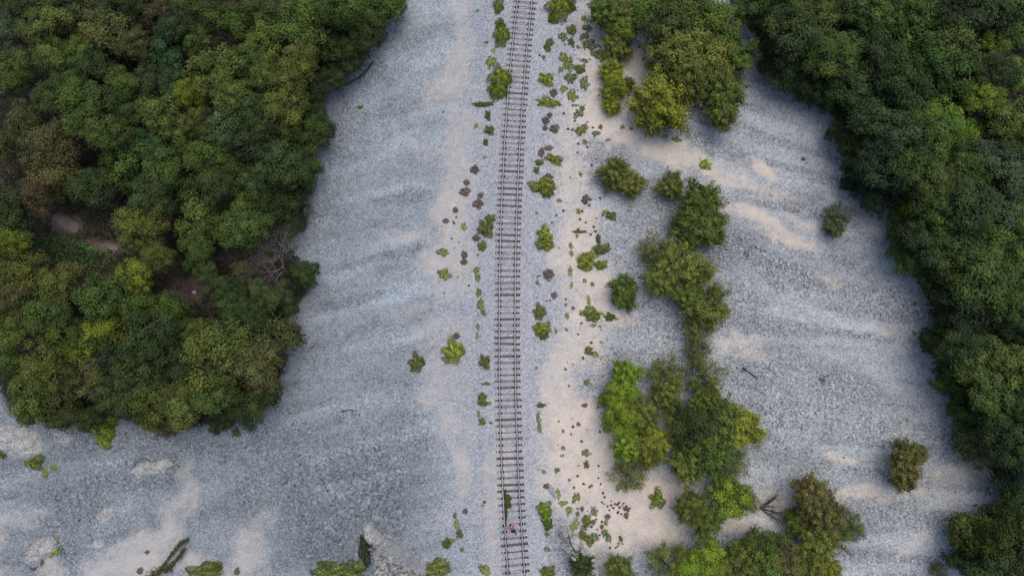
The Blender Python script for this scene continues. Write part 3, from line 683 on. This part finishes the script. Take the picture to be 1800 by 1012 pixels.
# creeping bush with long arms at the bottom of the left scree
def arm_bush(pts, w, name='trailing_shrub'):
    P = []; 
    for (a, b) in zip(pts[:-1], pts[1:]):
        for t in np.linspace(0, 1, 26):
            for _k in range(4):
                P.append((a[0]+(b[0]-a[0])*t+random.gauss(0, w*(.5+.5*(1-t))), a[1]+(b[1]-a[1])*t+random.gauss(0, w*.7)))
    V = []
    for px, py in P:
        up = random.uniform(.05, .8); x, y, g, s = at(px, py, up); V.append((x, y, g+up))
    return np.array(V)
V = np.concatenate([arm_bush([(275,1012),(300,975),(316,955),(331,947)], 1.9), arm_bush([(296,1000),(313,980),(324,964)], 1.9), arm_bush([(262,1012),(285,1002),(300,996)], 5)])
o0 = V.mean(0); o0[2] = hz(o0[0], o0[1])
v, f, c = leaf_quads(V-o0, rng.normal(0, .5, V.shape)+np.array([0, 0, 1]), .2, .12, np.ones((len(V), 3))*rng.normal(1, .2, (len(V), 1)).clip(.4, 1.6))
tm = mk_mesh('trailing_leaves', v, f, False, c); tm.materials.append(M_LEAF)
o = link('trailing_shrub', None, loc=o0); tag(o, 'olive shrub with long thin arms reaching over pale scree at the bottom left', 'shrub')
fo = link('foliage', tm, o); fo.color = (.075, .085, .03, 1)
mb = MB()
def P3(px, py, up): x, y, g, s = at(px, py, up); return (x-o0[0], y-o0[1], g+up-o0[2])
mb.tube([P3(272,1015,.0), P3(298,978,.4), P3(331,947,.3)], [.05, .04, .015], 5); mb.tube([P3(290,1000,.2), P3(312,978,.4), P3(322,962,.4)], [.04, .03, .01], 5)
link('stem', mb.mesh('stems', [M_BARK], True), o)

# ------------------------------------------------------------------ undergrowth and grass on the forest floor
def stuff_leaves(name, n, test, zmax, leaf, colr, label, cat, xr, yr):
    x, y = scatter(n, xr, yr); p, q = ground_to_px(x, y)
    k = test(p, q, x, y); x, y = x[k], y[k]
    hh = fbm(x*.6, y*.6, 111, 3)
    z = hz(x, y)+rng.random(len(x))*zmax*smooth(.3, .7, hh)+.03
    m = len(x)
    cc = np.ones((m, 3))*(rng.normal(1, .25, m).clip(.4, 1.8)*(.6+.8*hh))[:, None]
    cc[:, 0] *= 1+.5*(fbm(x*.3, y*.3, 121, 2)-.5)*2
    v, f, c = leaf_quads(np.stack([x, y, z], 1), rng.normal(0, .45, (m, 3))+np.array([0, 0, 1]), rng.uniform(.7, 1.4, m)*leaf, rng.uniform(.7, 1.3, m)*leaf*.6, cc)
    me = mk_mesh(name, v, f, False, c); me.materials.append(M_LEAF)
    o = link(name, me); o.color = (*colr, 1); tag(o, label, cat, kind='stuff'); return o
CLEAR = [(328,512,32,24),(130,400,34,18),(190,434,34,10),(410,450,20,12)]
def bare(p, q): 
    r = np.zeros(p.shape, bool)
    for a, b, c_, d in CLEAR: r |= ((p-a)/c_)**2+((q-b)/d)**2 < 1
    return r
def tl(p, q, x, y): return in_poly(p, q, LEFT_WOOD) & ~bare(p+(fbm(x, y, 5, 2)-.5)*30, q) & (poly_dist(p, q, LEFT_WOOD) > 8)
def tr(p, q, x, y): return in_poly(p, q, RIGHT_WOOD) & (poly_dist(p, q, RIGHT_WOOD) > 8)
stuff_leaves('undergrowth', 130000, tl, 2.0, .24, (.044, .050, .024), 'dark tangled undergrowth covering the floor of the left wood', 'undergrowth', (-62, -8), (-26, 34))
stuff_leaves('undergrowth', 120000, tr, 2.0, .24, (.024, .033, .018), 'near-black undergrowth covering the floor of the right wood', 'undergrowth', (18, 62), (-30, 34))
def tg(p, q, x, y): return (blob(p+(fbm(x, y, 6, 2)-.5)*40, q, 140, 452, 80, 26, 8, .3) > .4) | (blob(p, q, 45, 400, 30, 30) > .5)
stuff_leaves('grass', 26000, tg, .5, .2, (.085, .20, .035), 'lush green grass in the glade of the left wood', 'grass', (-50, -24), (-6, 12))

# ------------------------------------------------------------------ bare trees, fallen wood
def bare_tree(name, px, py, h, label, seed, mats, spread, maxd, L, r, kids=(2, 3), leanxy=(0, 0), up=.15):
    random.seed(seed)
    x, y, g, s = at(px, py, h*.5)
    o = link(name, None, loc=(x, y, g)); tag(o, label, 'dead tree')
    mb = MB(); tw = MB()
    grow(mb, tw, (0, 0, -.1), (leanxy[0], leanxy[1], 1), L*1.1, r, 0, maxd, spread, up, 3, kids)
    link('trunk', mb.mesh('trunk', [mats], True), o)
    link('twigs', tw.mesh('twigs', [mats], False), o)
    return o
bare_tree('bare_tree', 494, 474, 4.4, 'leafless grey tree with fine spreading twigs at the scree edge of the left wood', 4, M_DEAD, 1.15, 6, 2.75, .13, (3, 4))
bare_tree('bare_tree', 455, 455, 4.0, 'smaller leafless pinkish-grey tree just inside the left wood beside the bigger bare one', 8, M_DEAD, 1.05, 6, 2.1, .09, (3, 3))
def fan_tree(px, py, label, seed, ang0, ang1, n, Lpx):
    random.seed(seed); x, y, g, s = at(px, py, 0)
    o = link('bare_tree', None, loc=(x, y, g)); tag(o, label, 'dead tree')
    mb = MB(); tw = MB()
    for i in range(n):
        a = math.radians(ang0+(ang1-ang0)*(i+.5)/n+random.uniform(-7, 7)); L = Lpx*s*random.uniform(.6, 1.1)
        d = Vector((math.cos(a), math.sin(a), .38))
        pts = [Vector((0, 0, .0))]
        for k in range(5):
            d = (d+Vector((random.gauss(0, .1), random.gauss(0, .1), .04))).normalized(); pts.append(pts[-1]+d*L/5)
        mb.tube(pts, [.075, .06, .05, .04, .028, .014], 5)
        for k in range(7):
            j = random.choice([2, 3, 4]); dd = (d+Vector((random.gauss(0, .55), random.gauss(0, .55), random.gauss(0, .3)))).normalized()
            q = pts[j]+dd*L*random.uniform(.2, .4); tw.tube([pts[j], (pts[j]+q)/2+Vector((0, 0, .03)), q], [.022, .017, .008], 3)
    link('trunk', mb.mesh('limbs', [M_DARKWOOD], True), o); link('twigs', tw.mesh('twigs', [M_DARKWOOD]), o)
fan_tree(1335, 892, 'leafless dark tree with bare branches fanning right in the bottom thicket', 3, -38, 42, 8, 52)
fan_tree(1462, 950, 'few bare dark branches poking out below the brownish tree in the bottom thicket', 6, -50, 5, 4, 38)

def log(pts, r, label, mat, stubs=3, seed=1, name='fallen_log'):
    random.seed(seed)
    W_ = [at(a, b, 0) for a, b in pts]; o0 = W_[0]
    P = [Vector((w[0]-o0[0], w[1]-o0[1], w[2]-o0[2]+r*.7)) for w in W_]
    mb = MB(); n = len(P)
    mb.tube(P, [r*(1-.6*i/(n-1)) for i in range(n)], 8)
    for k in range(stubs):
        i = random.randint(0, n-2); p = P[i].lerp(P[i+1], random.random()); d = (P[i+1]-P[i]).normalized()
        e = p+(d+Vector((random.uniform(-1, 1), random.uniform(-1, 1), random.uniform(.1, .6)))).normalized()*random.uniform(.4, 1.0)
        mb.tube([p, e], [r*.35, r*.12], 5)
    o = link(name, mb.mesh('log', [mat], True), loc=o0[:3]); tag(o, label, 'fallen wood')
log([(682,58),(675,70),(664,83)], .10, 'upper dark fallen branch at the scree edge beside the left wood', M_DARKWOOD, 3, 1)
log([(656,110),(646,124),(632,137),(607,151)], .13, 'longer lower dark fallen trunk at the scree edge beside the left wood', M_DARKWOOD, 5, 2)
log([(1305,646),(1313,652),(1324,659)], .10, 'weathered grey log with stubby branches lying on the right scree', M_DARKWOOD, 4, 3)
log([(398,467),(408,469),(412,478),(404,490)], .07, 'pale bleached branch on the ground inside the left wood', M_DEAD, 3, 5)
log([(600,723),(615,720),(630,722)], .06, 'thin dark stick lying on the left scree', M_DARKWOOD, 2, 6, 'fallen_branch')
log([(546,612),(556,604),(564,590)], .045, 'thin pale stick lying on the left scree just beyond the wood', M_DEAD, 1, 7, 'fallen_branch')
log([(962,921),(960,932),(959,941)], .035, 'pale bent twig beside the teardrop green shrub right of the track', M_DEAD, 2, 8, 'fallen_branch')
for i, (a, b, c_, d) in enumerate([(318,525,334,534),(326,537,345,531),(322,519,332,515),(340,540,349,534)]):
    log([(a, b), ((a+c_)/2, (b+d)/2+1), (c_, d)], .03, 'thin pale fallen stick on the red-brown clearing in the left wood', M_DEAD, 0, 20+i, 'fallen_stick')
    list(COL.objects)[-1]['group'] = 'pale sticks on the red-brown clearing'

# ------------------------------------------------------------------ rock outcrops and boulders
def rock(name, poly, h, label, seed, edge=.8, rough=.5, res=.075):
    W_ = [px_at_z(a, b, 0)[:2] for a, b in poly]
    xs = [w[0] for w in W_]; ys = [w[1] for w in W_]
    X, Y = np.meshgrid(np.arange(min(xs)-.4, max(xs)+.4, res), np.arange(min(ys)-.4, max(ys)+.4, res))
    sh = X.shape; X = X.ravel(); Y = Y.ravel()
    wx = X+(fbm(X*1.3, Y*1.3, seed, 3)-.5)*.7; wy = Y+(fbm(X*1.3, Y*1.3, seed+5, 3)-.5)*.7
    d = poly_dist(wx, wy, W_)*np.where(in_poly(wx, wy, W_), 1, -1)
    crag = fbm(X*.9, Y*.9, seed+9, 5)
    # faceted look: stepped strata
    facet = np.abs(fbm(X*.55+Y*.3, Y*.55-X*.2, seed+15, 2)*2-1)
    z = h*np.clip(d/edge, -.8, 1)**1.0*(.75+.5*crag)
    z = np.where(d > 0, h*(1-(1-np.clip(d/edge, 0, 1))**2)*(.55+.45*crag+.35*facet), np.maximum(d*1.5, -.4))
    rg = np.abs(fbm(X*1.1+Y*.4, Y*1.4-X*.3, seed+31, 3)-.5)
    z -= rough*.9*smooth(.045, .0, rg)*np.clip(d/edge+.3, 0, 1)*.55
    rg2 = np.abs(fbm(X*2.6, Y*2.6+X, seed+37, 3)-.5)
    z -= rough*.35*smooth(.05, .0, rg2)*np.clip(d/edge+.3, 0, 1)
    z += rough*(fbm(X*3.5, Y*3.5, seed+2, 4)-.5)*np.clip(d/edge+.2, 0, 1)*.9
    Z = hz(X, Y)+z
    ids = np.arange(len(X)).reshape(sh)
    F_ = np.stack([ids[:-1, :-1].ravel(), ids[:-1, 1:].ravel(), ids[1:, 1:].ravel(), ids[1:, :-1].ravel()], 1)
    keep = (d[F_] > -.25).any(1); F_ = F_[keep]
    used, inv = np.unique(F_, return_inverse=True); F_ = inv.reshape(-1, 4)
    cx, cy = X[used].mean(), Y[used].mean(); cz = float(hz(cx, cy))
    m = mk_mesh(name, np.stack([X[used]-cx, Y[used]-cy, Z[used]-cz], 1), F_, False); m.materials.append(M_ROCK)
    o = link(name, m, loc=(cx, cy, cz)); tag(o, label, 'rock'); return o
rock('boulder', [(637,918),(650,914),(664,930),(673,940),(676,953),(657,964),(648,948),(641,932)], 1.5, 'narrow pale boulder leaning above the big outcrop at the bottom of the left scree', 3, .45, .6)
rock('rock_outcrop', [(654,968),(665,957),(684,948),(700,956),(722,972),(737,984),(749,984),(748,1040),(668,1060),(657,990)], 3.2, 'large pale craggy rock outcrop at the bottom edge left of the track', 13, .6, .95)
rock('rock_outcrop', [(975,932),(992,920),(1005,930),(1022,948),(1040,970),(1052,990),(1066,1015),(1080,1060),(1015,1060),(1002,1000),(984,965)], 1.5, 'long crumbly grey rock ridge at the bottom edge right of the track', 23, 1.0, 1.3)
rock('boulder', [(12,765),(22,750),(42,745),(72,752),(88,765),(86,785),(72,808),(40,808),(16,790)], 1.2, 'big smooth grey boulder near the left edge below the wood', 33, 1.2, .3)
rock('boulder', [(99,754),(112,747),(130,755),(136,768),(122,780),(110,786),(100,772)], .8, 'smaller grey boulder right beside the big smooth one below the wood', 43, .8)
rock('boulder', [(228,832),(245,818),(270,808),(300,806),(313,818),(296,830),(262,838)], .7, 'long low grey boulder with tufts growing on it, below the left wood', 53, .8, .4)
rock('boulder', [(60,985),(64,962),(78,946),(98,938),(110,948),(106,968),(86,984),(70,992)], .9, 'rounded mossy grey boulder near the bottom left corner', 63, .8, .5)
rock('boulder', [(163,958),(176,944),(190,944),(196,956),(184,964)], .45, 'low flat grey boulder on the gravel above the bottom left sand', 73, .5, .4)
rock('boulder', [(182,905),(192,893),(204,888),(208,897),(196,912),(186,915)], .35, 'slim slanting grey boulder on the lower left scree', 83, .4, .4)
rock('boulder', [(341,512),(346,511),(347,516),(342,517)], .35, 'lone white stone on the red-brown clearing in the left wood', 93, .3, .1, .05)
rock('boulder', [(956,852),(964,849),(976,860),(984,874),(978,880),(966,866)], .3, 'thin pale rock ledge at the edge of the sand right of the track', 103, .35, .5, .07)

# ------------------------------------------------------------------ railway track
ys_ = np.linspace(-70, 85, 1551); xs_ = track_x(ys_)
arc = np.concatenate([[0], np.cumsum(np.hypot(np.diff(xs_), np.diff(ys_)))])
def on_track(s):
    y = float(np.interp(s, arc, ys_)); x = float(track_x(y)); x2 = float(track_x(y+.05))
    return x, y, math.atan2(-(x2-x), .05)      # heading relative to +y
BALZ = .10
track = link('railway_track', None, loc=(0, 0, BALZ)); tag(track, 'single-track railway line running down the middle across the scree', 'railway track')
def rail_mesh(offs, name):
    prof = [(-.082,0),(-.082,.012),(-.012,.03),(-.012,.10),(-.036,.115),(-.036,.15),(-.03,.155),(.03,.155),(.036,.15),(.036,.115),(.012,.10),(.012,.03),(.082,.012),(.082,0)]
    mb = MB(); ss = np.arange(0, arc[-1], .5); n = len(prof)
    vs = []
    for s in ss:
        x, y, a = on_track(s); c, si = math.cos(a), math.sin(a)
        wob = .006*math.sin(s*.9+offs*3)
        for u, w in prof: vs.append((x+(u+offs+wob)*c, y+(u+offs+wob)*si, w+.035))
    fs = []; mi = []
    for i in range(len(ss)-1):
        for k in range(n-1):
            fs.append((i*n+k, i*n+k+1, (i+1)*n+k+1, (i+1)*n+k)); mi.append(1 if 5 <= k <= 7 else 0)
    m = bpy.data.meshes.new(name); m.from_pydata(vs, [], fs); m.materials.append(M_RAIL); m.materials.append(M_RAILTOP)
    m.polygons.foreach_set('material_index', mi); m.update(); return m
for sd in (-.75, .75): link('rail', rail_mesh(sd, 'rail'), track)

def sleeper_mesh(kind):
    mb = MB(); L = 1.2; w = .098
    n = 12
    def zprof(u): return .022+.012*math.cos(u*math.pi)          # lightly bowed between the rails
    if kind == 'full':
        for i in range(n):
            u0 = -1+2*i/n; u1 = u0+2/n
            mb.box(u0*L, u1*L, -w, w, -.12, zprof((u0+u1)/2)+.0005*(i % 2), 0, .0)
        mb.box(-L, L, -w-.012, -w, -.10, .035, 0); mb.box(-L, L, w, w+.012, -.10, .035, 0)
        mb.box(L-.10, L+.03, -w*.9, w*.9, .03, .045, 1); mb.box(-L-.03, -L+.06, -w*.8, w*.8, .03, .042, 0)
    elif kind == 'rim':
        for sg in (-1, 1): mb.box(-L*.97, L, sg*w-.016, sg*w+.016, -.1, .03, 0)
        mb.box(L-.02, L+.03, -w, w, -.1, .03, 0); mb.box(-L-.01, -L*.97, -w, w, -.1, .028, 0)
        for sg in (-1, 1): mb.box(sg*.75-.22, sg*.75+.22, -w+.016, w-.016, -.1, .028, 0)
        mb.box(L-.16, L-.04, -w*.75, w*.75, -.05, .034, 1)
    else:
        mb.box(-.98, .70, -w*.75, w*.4, -.1, .022, 0); mb.box(.72, L, -w*.8, w*.8, -.1, .03, 0)
        mb.box(L-.17, L-.03, -w*.9, w*.9, .031, .043, 1)
        mb.box(-L, -L+.10, -w*.9, w*.9, -.1, .03, 0)
    return mb
def clip_mesh():
    mb = MB()
    mb.box(-.20, .20, -.085, .085, .030, .046, 0, .006)
    for sg in (-1, 1):
        mb.box(sg*.11-.05, sg*.11+.05, -.045, .045, .046, .075, 0, .012)
        pts = [(sg*.12+.022*math.cos(t), .022*math.sin(t), .075) for t in ()]
        mb.tube([(sg*.115, 0, .07), (sg*.115, 0, .105)], [.022, .020], 6)
    return mb
SMESH = []
for kd in ('full', 'rim', 'half'):
    for mt in (M_SLEEPER, M_SLEEPER2): SMESH.append((kd, sleeper_mesh(kd).mesh('sleeper_'+kd, [mt, M_CLIP])))
CLIPM = clip_mesh().mesh('rail_fastening', [M_CLIP])
random.seed(31)
SP = .585
sv = float(np.interp(-26.4, ys_, arc)); cnt = 0; rest = MB()
s = (sv % SP); k = 0
while s < arc[-1]-1:
    x, y, a = on_track(s)
    inview = s >= sv-SP*.8 and cnt < 100
    if inview:
        u = random.random()
        m = random.choice([q for q in SMESH if q[0] == ('full' if u < .48 else 'rim' if u < .8 else 'half')])[1]
        o = link('sleeper', m, track, (x+random.gauss(0, .02), y+random.gauss(0, .012), random.uniform(-.012, .006)), (0, 0, a+random.gauss(0, .012)))
        for sg in (-.75, .75): link('rail_fastening', CLIPM, o, (sg, 0, 0))
        cnt += 1
    else:
        mb = sleeper_mesh('rim'); ca, sa = math.cos(a), math.sin(a)
        rest.add([(x+v[0]*ca-v[1]*sa, y+v[0]*sa+v[1]*ca, v[2]) for v in mb.v], mb.f, 0)
    s += SP
o = link('sleeper', rest.mesh('sleepers_beyond', [M_SLEEPER]), track); o['kind'] = 'stuff'
# ballast lying between and over the sleepers
n = 26000
yy = rng.uniform(-30, 34, n); off = rng.uniform(-2.2, 2.2, n); xx = track_x(yy)+off
kp = (np.abs(np.abs(off)-.75) > .10) & (rng.random(n) < .9)
xx, yy, off = xx[kp], yy[kp], off[kp]
sz = rng.uniform(.045, .085, len(xx))
bc = np.array([.42, .415, .43])*rng.normal(1, .17, (len(xx), 1)).clip(.5, 1.6)*(1+rng.normal(0, .025, (len(xx), 3)))
bm_ = stones_mesh('track_ballast', xx, yy, sz, bc.clip(.05, .8))
tag(link('track_ballast', bm_), 'pale crushed-stone ballast packed around the railway sleepers', 'ballast', kind='stuff')
# green weeds between the rails
for px, py, rx, ry, lab in [(893,881,7,11,'bright green weed growing between the rails above the walker'), (889,903,3,16,'low green weed strip along the inside of the left rail'),(887,868,3,9,'faint green weed along the left rail above the bright green one')]:
    x, y, g, s_m = at(px, py, .1)
    o = link('track_weed', random.choice(BUSH), loc=(x, y, g), rot=(0, 0, 0), sc=(rx*s_m, ry*s_m, .28)); o.color = (*PAL['G'][1], 1); tag(o, lab, 'weed')

# ------------------------------------------------------------------ the walker
M_SKIN = mat_simple('skin', (.52, .33, .25), rough=.55, noise=.04)
M_PINK = mat_simple('pink_cloth', (.50, .06, .14), rough=.9, noise=.1)
M_BLACK = mat_simple('black_cloth', (.012, .012, .014), rough=.9, noise=.1)
M_HAIR = mat_simple('dark_hair', (.03, .02, .016), rough=.6)
M_SHOE = mat_simple('dark_shoe', (.03, .03, .035), rough=.7)
def skin(name, verts, edges, radii, mat, parent, root=0, sub=2):
    m = bpy.data.meshes.new(name); m.from_pydata(verts, edges, []); o = link(name, m, parent)
    md = o.modifiers.new('skin', 'SKIN'); md.use_smooth_shade = True
    for i, r in enumerate(radii):
        sv_ = m.skin_vertices[0].data[i]; sv_.radius = r if isinstance(r, tuple) else (r, r)
        sv_.use_root = (i == root)
    s_ = o.modifiers.new('sub', 'SUBSURF'); s_.levels = sub; s_.render_levels = sub
    m.materials.append(mat)
    bpy.context.view_layer.update()
    dg = bpy.context.evaluated_depsgraph_get()
    me = bpy.data.meshes.new_from_object(o.evaluated_get(dg)); me.materials.clear(); me.materials.append(mat)
    o.modifiers.clear(); o.data = me
    for p in me.polygons: p.use_smooth = True
    return o
px, py = 901.5, 931
x, y, g, _s = at(px, py, .8)
who = link('person', None, loc=(x, y, g+.02), rot=(0, 0, math.radians(24)), sc=(.94, .94, .96))
tag(who, 'person in a pink top and black trousers bending forward between the rails', 'person')
V = [(0,-.02,.86),(0,.12,1.0),(0,.30,1.13),(0,.40,1.20),(0,.47,1.235),(0,.56,1.24),(0,.64,1.19),   # pelvis..head
     (-.10,-.06,.82),(-.11,-.05,.46),(-.11,-.10,.09),(-.11,.03,.03),
     (.10,-.08,.82),(.11,-.26,.48),(.08,-.56,.22),(.08,-.52,.08)]
E = [(0,1),(1,2),(2,3),(3,4),(4,5),(5,6),(0,7),(7,8),(8,9),(9,10),(0,11),(11,12),(12,13),(13,14)]
Rr = [(.15,.12),(.13,.10),(.16,.11),(.10,.08),(.055,.055),(.085,.095),(.07,.08),(.085,.085),(.058,.058),(.04,.04),(.035,.03),(.085,.085),(.058,.058),(.04,.04),(.035,.03)]
for sg in (-1, 1):
    b = len(V)
    V += [(sg*.18,.36,1.17),(sg*.22,.34,.92),(sg*.20,.46,.72),(sg*.205,.52,.65),(sg*.21,.58,.58)]
    E += [(3,b),(b,b+1),(b+1,b+2),(b+2,b+3),(b+3,b+4)]; Rr += [.06,.042,.03,(.036,.018),(.03,.014)]
    for q in range(4):
        i = len(V); fx0 = (q-1.5)*.018
        V += [(sg*.21+fx0,.605,.56),(sg*.21+fx0,.625,.52-.006*(1.5-abs(q-1.5))),(sg*.21+fx0,.625,.49)]; E += [(b+4,i),(i,i+1),(i+1,i+2)]; Rr += [.009,.008,.007]
    i = len(V); V += [(sg*.21-sg*.045,.59,.60),(sg*.21-sg*.06,.61,.56)]; E += [(b+3,i),(i,i+1)]; Rr += [.010,.008]
body = skin('body', V, E, Rr, M_SKIN, who)
# nose, ears and eyes give the lowered head a face
fm = MB(); fm.tube([(0,.655,1.16),(0,.685,1.135)], [.014,.008], 6); fm.tube([(-.085,.57,1.22),(-.10,.56,1.22)], [.024,.018], 6); fm.tube([(.085,.57,1.22),(.10,.56,1.22)], [.024,.018], 6)
link('face', fm.mesh('face', [M_SKIN], True), body)
em = MB()
for sg in (-1, 1): em.tube([(sg*.03,.675,1.185),(sg*.03,.683,1.18)], [.009,.006], 6)
link('eyes', em.mesh('eyes', [M_HAIR], True), body)
skin('hair', [(0,.50,1.27),(0,.57,1.275),(0,.63,1.245)], [(0,1),(1,2)], [(.085,.06),(.095,.065),(.075,.05)], M_HAIR, who, 1)
tv = [(0,.22,1.06),(0,.27,1.10),(0,.33,1.15),(0,.40,1.205)]; te = [(0,1),(1,2),(2,3)]; trr = [(.15,.11),(.16,.12),(.175,.13),(.12,.09)]
for sg in (-1, 1):
    b = len(tv); tv += [(sg*.18,.36,1.175),(sg*.225,.37,1.02)]; te += [(3,b),(b,b+1)]; trr += [.078,.062]
skin('top', tv, te, trr, M_PINK, who, 1)
skin('trousers', [(0,-.10,.88),(0,.17,1.04),(-.10,-.09,.80),(-.11,-.05,.46),(-.11,-.09,.14),(.10,-.11,.80),(.11,-.26,.48),(.085,-.50,.26)], [(0,1),(0,2),(2,3),(3,4),(0,5),(5,6),(6,7)],
     [(.25,.22),(.20,.15),.15,.085,.062,.125,.085,.062], M_BLACK, who)
for V2 in ([(-.11,-.13,.05),(-.11,-.03,.04),(-.11,.08,.03)], [(.08,-.62,.22),(.08,-.57,.12),(.08,-.50,.05)]):
    skin('shoe', V2, [(0,1),(1,2)], [(.045,.045),(.048,.04),(.042,.028)], M_SHOE, who, 1, 1)

# ------------------------------------------------------------------ labels: look first, then place, then order
groups = {}
for it in PENDING: groups.setdefault((it[3], it[4]), []).append(it)
for (head, place), its in groups.items():
    if len(its) == 1:
        its[0][0]['label'] = head+' '+place; continue
    ax = its[0][5]; its.sort(key=lambda q: q[1] if ax == 'x' else q[2])
    n = len(its)
    for i, q in enumerate(its):
        if n == 2: w = ('left one', 'right one')[i] if ax == 'x' else ('upper one', 'lower one')[i]
        else: w = (ORD[i]+' from left') if ax == 'x' else (ORD[i]+' from top')
        q[0]['label'] = head+' '+place+', '+w

# ------------------------------------------------------------------ daylight and camera
w = bpy.data.worlds.new('World'); S.world = w; w.use_nodes = True
nt = w.node_tree; bg = nt.nodes['Background']
sky = nt.nodes.new('ShaderNodeTexSky'); sky.sky_type = 'NISHITA'; sky.sun_disc = False
EL, AZ = math.radians(74), math.radians(35)     # azimuth clockwise from +y
sky.sun_elevation = EL; sky.sun_rotation = AZ; sky.air_density = 1.2; sky.dust_density = 3.0; sky.ozone_density = 1.0
nt.links.new(sky.outputs[0], bg.inputs[0]); bg.inputs[1].default_value = .15
sun = bpy.data.lights.new('sun', 'SUN'); sun.energy = 1.55; sun.angle = math.radians(60); sun.color = (1, .955, .90)
so = link('sun', sun, loc=(0, 0, 60))
d = Vector((math.sin(AZ)*math.cos(EL), math.cos(AZ)*math.cos(EL), math.sin(EL)))
so.rotation_euler = d.to_track_quat('Z', 'Y').to_euler()
cam = bpy.data.cameras.new('camera'); cam.lens = 24; cam.sensor_width = 36; cam.clip_end = 3000
co = link('camera', cam, loc=tuple(CAMP), rot=(TH, 0, 0)); S.camera = co
S.render.engine = 'CYCLES'
S.view_settings.view_transform = 'Standard'; S.view_settings.look = 'None'; S.view_settings.exposure = 0
S.render.resolution_x = 1024; S.render.resolution_y = 575
